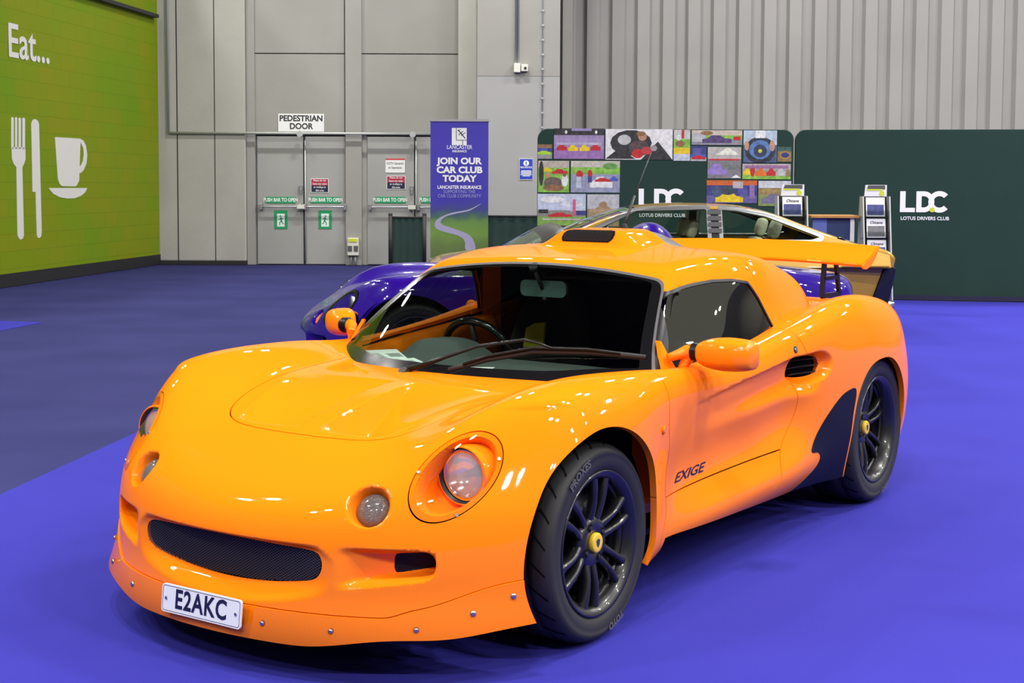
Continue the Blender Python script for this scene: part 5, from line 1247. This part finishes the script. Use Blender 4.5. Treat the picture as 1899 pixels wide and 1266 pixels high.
print_photo((68, 300, 286, 522), 'k', [(.22, (.45, .40, .35)), (.78, grs)], [(.7, .34, .5, .16, red_, 'car'), (.28, .28, .3, .14, yel, 'car'), (.48, .70, .6, .38, (.08, .06, .05), 'disc'), (.50, .86, .7, .2, brn, 'disc'), (.86, .62, .22, .4, wht, 'disc'), (.10, .4, .16, .8, blk, 'disc'), (.32, .45, .14, .2, skn, 'disc'), (.85, .44, .12, .14, brn, 'disc')])
print_photo((298, 300, 643, 522), 'l', [(.2, (.5, .48, .42)), (.22, grs), (.58, (.28, .30, .44))], [(.62, .68, .46, .36, wht, 'car'), (.66, .60, .34, .13, red_, 'car'), (.18, .42, .14, .24, red_, 'disc'), (.39, .40, .10, .24, red_, 'disc'), (.16, .68, .10, .36, (.45, .5, .6), 'box'), (.39, .58, .08, .2, dbl, 'box'), (.88, .56, .16, .16, blu, 'car'), (.8, .16, .3, .2, (.08, .2, .05), 'disc')])
print_photo((65, 533, 405, 756), 'm', [(.52, sky), (.20, (.25, .25, .22)), (.28, (.20, .36, .06))], [(.3, .18, .5, .2, wht, 'disc'), (.7, .32, .5, .16, (.66, .68, .74), 'disc'), (.47, .66, .50, .14, red_, 'car'), (.76, .42, .06, .5, (.6, .10, .2), 'box'), (.70, .30, .05, .5, (.5, .5, .7), 'box'), (.12, .55, .2, .12, blk, 'box'), (.9, .6, .2, .14, dbl, 'box'), (.5, .80, .8, .06, (.42, .42, .36), 'box')])
print_photo((415, 535, 640, 762), 'n', [(.45, (.45, .46, .50)), (.55, (.28, .20, .12))], [(.5, .72, .9, .55, (.36, .25, .14), 'box'), (.5, .38, .62, .22, (.33, .22, .12), 'tri'), (.5, .32, .26, .2, (.30, .20, .11), 'disc'), (.5, .50, .8, .08, (.42, .30, .18), 'box')]+[(.22+.14*k, .78, .05, .4, (.20, .13, .07), 'box') for k in range(5)])
print_photo((1255, 432, 1610, 592), 'o', [(.22, (.55, .12, .03)), (.45, dbl), (.33, (.12, .10, .30))], [(.45, .76, .55, .45, yel, 'car'), (.2, .5, .2, .5, (.03, .05, .12), 'disc'), (.42, .45, .3, .4, (.02, .03, .05), 'disc'), (.72, .5, .2, .5, (.05, .05, .2), 'disc'), (.62, .2, .2, .3, (.45, .4, .42), 'box'), (.9, .5, .1, .6, (.25, .15, .4), 'box')])
print_photo((1620, 435, 1850, 612), 'p', [(.28, (.55, .58, .64)), (.3, (.17, .12, .05)), (.42, (.12, .16, .05))], [(.5, .72, .8, .4, (.16, .15, .26), 'car'), (.3, .4, .5, .2, (.22, .16, .05), 'disc')])
# ---------------------------------------------------------------- leaflet racks and counter in front of the stand
def rack(px0, px1, py_top, py_head, Y, label):
    a, b_ = at(px0, py_head, Y), at(px1, py_top, Y); w_ = float(b_[0]-a[0]); h_ = float(a[2]); zt = float(b_[2])
    o = empty('leaflet_rack', (float(a[0]+b_[0])/2, Y, 0), 0, label, 'leaflet rack')
    for s in (-1, 1):
        m = MB(); m.add([(s*w_/2, -.10-.16, .0), (s*w_/2, .22, 0), (s*w_/2, .10, h_), (s*w_/2, -.04, h_)], [(0, 1, 2, 3)]); q = m.build('side_frame', M['galv'], o); d = q.modifiers.new('t', 'SOLIDIFY'); d.thickness = .014
    m = MB(); m.add([(-w_/2, -.08, 0), (w_/2, -.08, 0), (w_/2, .09, h_), (-w_/2, .09, h_)], [(0, 1, 2, 3)]); q = m.build('back_panel', M['ink'], o); d = q.modifiers.new('t', 'SOLIDIFY'); d.thickness = .01
    for k in range(4):
        z = h_-.22-.23*k; y = .09-.17*(1-z/h_)-.10; m = MB(); m.box(-w_/2, y-.01, z-.015, w_/2, y+.06, z); m.box(-w_/2, y-.018, z-.01, w_/2, y-.012, z+.07); m.build('shelf', M['rack_clear'], o)
    hd = MB(); hw = w_*.80; hd.prism([(-hw/2, h_), (hw/2, h_), (hw/2, zt), (-hw/2*.9, zt)], .0, .02, 'xz'); hc = hd.build('header_card', M['sign_white'], o)
    m = MB(); m.prism([(-hw*.40, h_+(zt-h_)*.62), (hw*.42, h_+(zt-h_)*.62), (hw*.42, zt*1.0-.004), (-hw*.34, zt-.004)], -.002, -.001, 'xz', 0); m.prism([(-hw*.40, h_+(zt-h_)*.50), (hw*.30, h_+(zt-h_)*.50), (hw*.30, h_+(zt-h_)*.64), (-hw*.40, h_+(zt-h_)*.64)], -.003, -.002, 'xz', 1)
    m.prism([(hw*.28+.028*math.cos(t), h_+(zt-h_)*.26+.028*math.sin(t)) for t in np.linspace(0, 6.28, 16)[:-1]], -.003, -.002, 'xz', 1); m.build('header_print', [M['grey_trim'], M['lime']], hc)
    return o, w_, h_
M['rack_clear'] = glass_mat('clear_acrylic', (.80, .82, .82))
def leaflet(o, dz, h_, w_, cols, label, group, kind):
    wx, wy, wz = o.location; z = h_-.22-.23*dz+.002; y = .09-.17*(1-z/h_)-.095
    l = empty('leaflet', (wx+.004*(dz-1), wy+y, z), 0, label, 'leaflet', group); ww = w_*.68; hh = .21
    tilt = -.16; mt = Matrix.Rotation(tilt, 4, 'X')
    m = MB(); m.box(-ww/2, -.0, 0, ww/2, .006, hh, mtx=mt); m.build('cover_sheet', M['sign_white'], l)
    m = MB(); m.box(-ww*.44, -.0015, hh*.08, ww*.44, -.0005, hh*.62, mtx=mt); m.build('cover_picture', pcol(cols), l)
    if kind: 
        t = text('lettering', 'Chicane', .042, M['navy'], l, tuple(mt @ Vector((0, -.002, hh*.79))), rot=(R(90)+tilt, 0, 0), bold=.0008, extrude=.0004, shear=.3)
rk1, w1, h1 = rack(1443, 1497, 342, 363, 15.4, 'grey leaflet rack by the collage, left of the oak counter')
rk2, w2, h2 = rack(1598, 1650, 343, 364, 15.4, 'grey leaflet rack against the plain green wall, right of the oak counter')
for (o, w_, h_, nm) in ((rk1, w1, h1, 'left rack by the collage'), (rk2, w2, h2, 'right rack by the white logo')):
    for k, (c, t_, kd) in enumerate((((.03, .04, .16), 'top', o is rk1), ((.18, .18, .20), 'second', True), ((.03, .04, .20), 'third', True))):
        if o is rk1 and k: continue
        leaflet(o, k, h_, w_, c, 'club leaflet in the %s shelf of the %s' % (t_, nm), 'leaflets in the racks', kd)
Yc = 15.6; xa, xb = float(at(1497, 400, Yc)[0]), float(at(1586, 400, Yc)[0]); zt = float(at(1550, 398.5, Yc)[2])
ct = empty('counter', ((xa+xb)/2, Yc, 0), 0, 'oak topped counter with blue front between the two leaflet racks', 'counter'); hw = (xb-xa)/2
m = MB(); m.box(-hw, -.20, zt-.03, hw, .22, zt); m.build('counter_top', M['wood'], ct, bevel=.004)
m = MB(); m.box(-hw+.03, -.14, 0, hw-.03, -.12, zt-.03); m.build('counter_board', M['counter_blue'] if 'counter_blue' in M else mat('counter_navy', (.02, .035, .11), .5), ct)
m = MB(); m.box(-hw+.03, -.145, 0, -hw*.30, -.141, zt-.03); m.build('pale_blue_band', mat('counter_pale_blue', (.10, .14, .42), .5), ct)
m = MB(); m.box(hw-.09, -.16, 0, hw-.045, .2, zt-.03); m.build('side_leg', M['sign_white'], ct)
m = MB(); m.box(-16, -8, 12.2, 8.5, 30, 12.4); struct(m.build('ceiling', mat('dark_hall_ceiling', (.04, .04, .042), .95, spec=.1)))  # unseen; darkens windscreen reflections, stops short so side glass mirrors brighter surroundings
# ---------------------------------------------------------------- roof trusses high over the hall
for i, y in enumerate((-3.5, 2.0, 7.5, 13.0, 18.5)):
    m = MB(); m.box(-15, y-.12, 10.2, 15, y+.12, 10.5); m.box(-15, y-.12, 11.6, 15, y+.12, 11.9)
    for k in range(14): xx0 = -15+k*2.14; m.cyl((xx0, y, 10.35), (xx0+1.07, y, 11.7), .07, 6); m.cyl((xx0+1.07, y, 11.7), (xx0+2.14, y, 10.35), .07, 6)
    o = m.build('ceiling_truss', M['trim']); struct(o)
# ---------------------------------------------------------------- purple roadster behind, nose to the left
_p = car_to_world(-4.1, -3.2)
pc = empty('roadster', (_p[0]+.07, _p[1], 0), CAR_YAW+R(-50), 'glossy purple open roadster parked behind the orange coupe', 'car')
def roadster(x, y, z):
    b = body_plain(x, y, z+.065*sst(1.50, 1.95, -x))
    hump = np.sqrt(((x+1.66)/.22)**2+(y/.40)**2+((z-.76)/.335)**2)
    return smin(b, (hump-1)*.20, .10)
rb = skin(roadster, (-3.2, -.04, .07), (.88, .93, 1.14), .015)
rb = cut(rb, -rb[0][:, 1])[0]
rb = cut(rb, on(rb, lambda x, y, z: np.where((x > -1.5), -cabin(x, y, z), -1.0)))[0]
rb = cut(rb, on(rb, lambda x, y, z: np.where(y > .45, -arch_g(x, z, FA), -1.0)))[0]
rb = cut(rb, on(rb, lambda x, y, z: np.where(y > .45, -arch_g(x, z, RA), -1.0)))[0]
rb = cut(rb, on(rb, bottom))[0]
rcov, rb = split(rb, lambda m: on(m, hl_g), .002)
rmouth, rb = cut(rb, on(rb, lambda x, y, z: np.where(x > .5, grille_d(y, z)+.012, 1.0)))
rpod, rb = cut(rb, on(rb, lambda x, y, z: np.where((x > .5) & (x < .75) & (np.abs(ind_r(x, y, z)[1]) < .15), ind_r(x, y, z)[0]-.044, 1.0)))
rin, rb = cut(rb, on(rb, inlet_g))
rfront, rrest = split(rb, lambda m: on(m, lambda x, y, z: door_front(z)-x), .003)
rmid, rrear = split(rrest, lambda m: on(m, lambda x, y, z: _dr(z)-x), .003)
panel('nose_clamshell', mirror(rfront), M['purple'], pc, .02)
panel('tail_clamshell', mirror(rrear), M['purple'], pc, .02)
panel('mouth_grille', mirror(rmouth), M['void'], pc, 0)
for s in (1, -1):
    ms = (lambda m: m) if s > 0 else flip
    panel('door', ms(rmid), M['purple'], pc, .016)
    h = empty('headlamp', (0, 0, 0), parent=pc); panel('lamp_cover', ms(rcov), M['lens_clear'], h, 0, off=.002)
    g = on(rcov, hl_g); rr, ii = cut(rcov, -(g+.016)); panel('cover_rim', ms(rr), M['black_gloss'], h, .004, off=.003)
    V, N, T = ii; d = .07*sst(0, .05, -on(ii, hl_g)-.014); panel('lamp_bowl', ms((V-N*(d[:, None]+.006), N, T)), M['purple'], h, 0)
    m = MB(); m.lathe([(.072, .012), (.05, .02), (.0, .024)], 24, 'x', c=(.405, s*.60, .560)); m.lathe([(.078, -.04), (.078, .012), (.072, .012)], 24, 'x', c=(.405, s*.60, .560)); m.build('lamp', M['steel'], h)
    panel('running_light', ms(rpod), M['amber'], pc, 0, off=.03)
    panel('corner_inlet', ms(rin), M['void'], pc, 0)
    P = side_pt(np.array([-.345]), np.array([.589])); m = MB(); p = Vector(P[0]); p.y *= s; m.lathe([(.034, -.004), (.032, .006), (.02, .012), (0, .013)], 24, 'y', c=(p.x, p.y, p.z)) if s > 0 else m.lathe([(.034, .004), (.032, -.006), (.02, -.012), (0, -.013)], 24, 'y', c=(p.x, p.y, p.z)); m.build('side_repeater', M['amber'], pc)
    for a, r_ in ((FA, .60), (RA, .60)):
        m = MB(); n = 30; vs = []
        for i in range(n+1):
            t = math.pi*(-.12+1.24*i/n)
            for y in (.42, .82): vs.append((a[0]+(a[2]+.012)*math.cos(t), s*y, a[1]+(a[3]+.012)*math.sin(t)))
        m.add(vs, [(2*i, 2*i+1, 2*i+3, 2*i+2) for i in range(n)], 0, True); m.add([vs[2*i] for i in range(n+1)], [tuple(range(n+1))]); m.build('wheel_well', M['void'], pc)
    for src, x, y, z in ((fw_, 0, .7025, .297), (rw_, -2.3, .7125, .315)):
        c = copy_tree(src); c.parent = pc; c.location = (x, s*y, z); c.rotation_euler = (0, 0, 0 if s > 0 else math.pi)
        for ch in list(c.children):
            if ch.name.startswith('tyre'):
                for g_ in list(ch.children): bpy.data.objects.remove(g_)
    st = empty('bucket_seat', (-1.30, s*.345, .20), parent=pc); m = MB(); vs = []
    for (x, z), w_ in zip(prof, wds):
        for j in range(9): a = -1+j/4; vs.append((x+.055*a*a, w_*a, z+(.06*a*a if z < .1 else 0)))
    m.add(vs, [(i*9+j, i*9+j+1, (i+1)*9+j+1, (i+1)*9+j) for i in range(6) for j in range(8)], 0, True)
    o = m.build('seat_shell', M['seat'], st); md = o.modifiers.new('thick', 'SOLIDIFY'); md.thickness = .06; md.offset = -1
m = MB(); m.box(-1.72, -.64, .14, -.30, .64, .20); m.box(-.36, -.66, .18, -.33, .66, .66); m.box(-1.70, -.62, .18, -1.55, .62, .76); m.box(-2.9, -.40, .135, .62, .40, .17); m.box(.30, -.62, .16, .44, .62, .50); m.box(-2.8, -.5, .3, -1.8, .5, .7)
m.build('inner_tub', M['void'], pc)
rc = skin(cabin, (-1.05, -.04, .60), (-.1, .80, 1.2), .015); rc = cut(rc, -rc[0][:, 1])[0]; rc = cut(rc, on(rc, lambda x, y, z: -body_base(x, y, z)))[0]
rws, rrest2 = cut(rc, on(rc, ws_g)); rgl, rsu = cut(rws, on(rws, lambda x, y, z: ws_g(x, y, z)+.03))
rpi = cut(rrest2, on(rrest2, lambda x, y, z: np.where(x > -1.0, np.maximum(y-pil_y(z)-.9, -(x+np.interp(z, [.66, .72, .99, 1.06], [.62, .615, .93, .99]))), .5)))[0]
panel('windscreen', mirror(rgl), M['windscreen'], pc, 0); panel('windscreen_frame', mirror(rsu), M['black_satin'], pc, .03); panel('windscreen_pillar', mirror(rpi), M['black_satin'], pc, .03)
m = MB(); m.box(-.92, -.62, .5, -.40, .62, .68); m.build('dashboard', M['seat'], pc, bevel=.03)
# ---------------------------------------------------------------- gold wedge coupe, side on, nose to the left
YG = 12.6
gx0 = float(at(776, 341, YG)[0])
gc = empty('wedge_coupe', (gx0, YG+.90, 0), R(180), 'metallic gold wedge shaped coupe at the back, side on before the green display walls', 'car')
_gt = curve1([-.05, .0, .25, .7, 1.2, 1.6, 2.0, 2.6, 3.2, 3.8, 4.10, 4.22, 4.32], [.56, .60, .68, .745, .80, .83, .85, .86, .865, .845, .81, .785, .70])
_gr = curve1([.9, 1.15, 1.4, 1.7, 1.95, 2.2, 2.5, 2.85, 3.15, 3.5, 3.85, 4.2], [.74, .86, .97, 1.085, 1.150, 1.180, 1.187, 1.178, 1.135, 1.015, .895, .78])
_gw = curve1([-.1, .1, .5, 1.2, 2.2, 3.2, 3.9, 4.3], [.70, .80, .875, .90, .905, .90, .88, .84])
def gold_body(x, y, z):
    s = -x; ft = z-_gt(s)+.02*y**2; yy0 = _gw(s)-.10*np.abs(z-.60)**1.5*np.where(z > .6, 1.2, .9)
    f = smax(ft, y-yy0, .05); f = smax(f, (.02+.30*y**2*.4+.4*(z-.5)**2-s), .06); f = smax(f, s-(4.37-.10*y**2+.20*(z-.78)), .05)
    return smax(f, .20-z, .02)
def gold_cab(x, y, z):
    s = -x; ft = z-_gr(s)+.05*y**2; yy0 = .895-.50*(z-.80)-.03*np.abs(s-2.6)**1.5*.4
    f = smax(ft, y-yy0, .05); f = smax(f, .62-z, .02); f = smax(f, 1.02-s, .02); return smax(f, s-4.22, .02)
gb = skin(gold_body, (-4.5, -.04, .15), (.15, 1.0, .98), .02); gb = cut(gb, -gb[0][:, 1])[0]
gb = cut(gb, on(gb, lambda x, y, z: -gold_cab(x, y, z)))[0]
for cx_, in ((-.86,), (-3.35,)):
    gb = cut(gb, on(gb, lambda x, y, z: np.where(y > .5, .335-np.hypot(x-cx_, z-.30), -1.0)))[0]
bump, gb = split(gb, lambda m: on(m, lambda x, y, z: np.maximum(4.17-.35*(.62-z)+x, z-.625)), .003)
panel('body_shell', mirror(gb), M['gold'], gc, .02)
panel('bumper', mirror(grow(bump, .026)), M['gold_bumper'], gc, .05)
gcab = skin(gold_cab, (-4.3, -.04, .60), (-.8, 1.0, 1.24), .02); gcab = cut(gcab, -gcab[0][:, 1])[0]; gcab = cut(gcab, on(gcab, lambda x, y, z: -gold_body(x, y, z)))[0]
GW1 = [(-1.42, .87), (-1.96, 1.118), (-2.59, 1.138), (-2.59, .87)]; GW2 = [(-2.73, .87), (-2.73, 1.134), (-2.86, 1.125), (-3.12, 1.075), (-3.60, .893), (-3.52, .87)]
fr1 = lambda e: (lambda x, y, z: np.where(y > .5, np.minimum(poly_sd(GW1, x, z), poly_sd(GW2, x, z))-e, 1.0))
side_frames, gcab = cut(gcab, on(gcab, fr1(.035)))
gsw, gframe = cut(side_frames, on(side_frames, fr1(0.0)))
louv, gcab = cut(gcab, on(gcab, lambda x, y, z: np.where(y > .5, np.maximum(np.abs(x+2.66)-.072, np.abs(z-1.0)-.14), 1.0)))
gws, gcab = cut(gcab, on(gcab, lambda x, y, z: np.maximum(np.maximum(-1.97-x, y-(.80-.45*(z-.80))), -(1.16-z)*0-1)))
ghat, gcab = cut(gcab, on(gcab, lambda x, y, z: np.maximum(np.maximum(x+3.0, -4.05-x), y-(.70-.45*(z-.80)))))
panel('cabin_shell', mirror(gcab), M['gold'], gc, .02)
panel('windscreen', mirror(gws), M['windscreen'], gc, 0); panel('hatch_glass', mirror(ghat), M['windscreen'], gc, 0)
for s in (1, -1):
    ms = (lambda m: m) if s > 0 else flip
    panel('side_window', ms(gsw), M['pale_glass'], gc, 0); panel('window_frame', ms(gframe), M['chrome_soft'], gc, .02, off=.004)
    lv = panel('louvre_panel', ms(louv), M['black_satin'], gc, .01)
    m = MB()
    for k in range(4):
        z = .93+.055*k; yo = .895-.50*(z-.80); m.add([(-2.60, s*(yo+.012), z), (-2.72, s*(yo+.012), z), (-2.72, s*(yo+.004), z+.04), (-2.60, s*(yo+.004), z+.04)], [(0, 1, 2, 3)])
    m.build('louvre', M['grey_trim'], lv)
    m = MB(); xs_ = np.linspace(-.15, -4.10, 60); vs = []
    for x in xs_:
        yo = float(_gw(-x))+.003; vs += [(x, s*yo, .628), (x, s*yo, .652)]
    m.add(vs, [(2*i, 2*i+1, 2*i+3, 2*i+2) for i in range(59)]); m.build('waist_strip', M['trim'], gc)
    yo = float(_gw(3.78))-.015; m = MB(); m.cyl((-3.78, s*(yo-.14), .835), (-3.78, s*(yo-.045), .825), .070, 28, .064); m.build('fuel_filler', M['black_gloss'], gc)
    for cx_ in (-.86, -3.35):
        m = MB(); n = 24; vs = []
        for i in range(n+1):
            t = math.pi*(-.1+1.2*i/n)
            for y in (.5, .86): vs.append((cx_+.345*math.cos(t), s*y, .30+.345*math.sin(t)))
        m.add(vs, [(2*i, 2*i+1, 2*i+3, 2*i+2) for i in range(n)], 0, True); m.add([vs[2*i] for i in range(n+1)], [tuple(range(n+1))]); m.build('wheel_well', M['void'], gc)
        c = copy_tree(rw_); c.parent = gc; c.location = (cx_, s*.75, .315); c.rotation_euler = (0, 0, 0 if s > 0 else math.pi)
        for ch in list(c.children):
            if ch.name.startswith('tyre'):
                for g_ in list(ch.children): bpy.data.objects.remove(g_)
m = MB(); m.box(-3.9, -.75, .18, -.3, .75, .24); m.box(-1.25, -.70, .2, -1.2, .70, .78); m.box(-3.0, -.45, .2, -1.3, .45, .40); m.box(-4.2, -.7, .3, -3.0, .7, .34); m.build('floor_pan', M['void'], gc)
m = MB(); m.box(-1.75, -.68, .5, -1.28, .68, .80); m.build('dashboard', M['trim'], gc, bevel=.05)
for x in (-2.25, -3.02):
    for s in (1, -1):
        st = empty('seat', (x, s*.36, .35), parent=gc)
        m = MB(); m.box(-.10, -.23, 0, .40, .23, .16); m.build('cushion', M['cream_leather'], st, bevel=.05, sub=1)
        m = MB(); mt = Matrix.Rotation(-.30, 4, 'Y'); m.box(-.14, -.22, .10, .0, .22, .55, mtx=mt); m.build('backrest', M['cream_leather'], st, bevel=.05, sub=1)
        m = MB(); m.box(-.12, -.12, .56, -.02, .12, .74, mtx=mt); m.build('headrest', M['cream_leather'], st, bevel=.04, sub=1)
m = MB(); m.cyl((-4.20, .50, .255), (-4.36, .50, .255), .045, 20); m.cyl((-4.20, .35, .255), (-4.36, .35, .255), .045, 20); m.build('exhaust_tips', M['chrome'], gc)
sw2 = empty('steering_wheel', (-1.85, -.36, .80), parent=gc); sw2.rotation_euler = (0, R(-62), 0)
m = MB(); m.tube([(.18*math.cos(2*math.pi*i/32), .18*math.sin(2*math.pi*i/32), 0) for i in range(33)], .014, 8, caps=False); m.build('wheel_rim', M['black_gloss'], sw2)
# ---------------------------------------------------------------- loose things in the orange car
VEST.location = car.matrix_world @ Vector((0, 0, 0)) if False else (_o[0], _o[1], 0); VEST.rotation_euler = (0, 0, CAR_YAW)
tag(VEST, 'lime yellow cloth hanging behind the seats inside the orange car', 'vest')
def sheet(pts, label, prints):
    Mx = Matrix.Translation((_o[0], _o[1], 0)) @ Matrix.Rotation(CAR_YAW, 4, 'Z')
    c = np.mean(np.array(pts), 0); o = empty('paper_sheet', tuple(Mx @ Vector(c)), CAR_YAW, label, 'paper', 'papers on the dashboard')
    L = [Vector(p)-Vector(c) for p in pts]; m = MB(); m.add([tuple(p) for p in L]+[tuple(p+Vector((0, 0, .002))) for p in L], [(3, 2, 1, 0), (4, 5, 6, 7)]+[(i, (i+1) % 4, 4+(i+1) % 4, 4+i) for i in range(4)]); m.build('sheet', M['paper'], o)
    for (u0, v0, u1, v1, mt) in prints:
        P = lambda u, v: (L[0]*(1-u)+L[1]*u)*(1-v)+(L[3]*(1-u)+L[2]*u)*v+Vector((0, 0, .0028)); flat('print_block', [tuple(P(u0, v0)), tuple(P(u1, v0)), tuple(P(u1, v1)), tuple(P(u0, v1))], M[mt], o)
zz = .712
sheet([(-.555, -.655, zz), (-.720, -.545, zz), (-.455, -.265, zz), (-.385, -.36, zz)], 'white printed sheet on the dashboard nearest the driver door', [(.62, .35+.03*k, .95, .362+.03*k, 'print_grey') for k in range(10)]+[(.1, .30+.05*k, .5, .315+.05*k, 'print_grey') for k in range(8)])
sheet([(-.378, -.345, zz+.001), (-.535, -.315, zz+.001), (-.37, -.095, zz+.001), (-.322, -.142, zz+.001)], 'white sheet with green pictures in the middle of the dashboard papers', [(.2, .1, .45, .4, 'print_green'), (.15, .5, .45, .9, 'print_green'), (.55, .2, .8, .8, 'print_grey')])
sheet([(-.383, -.071, zz+.001), (-.49, .08, zz+.001), (-.375, .125, zz+.001), (-.325, .004, zz+.001)], 'small white sheet on the dashboard under the wiper blade', [(.3, .3, .7, .36, 'print_grey')])
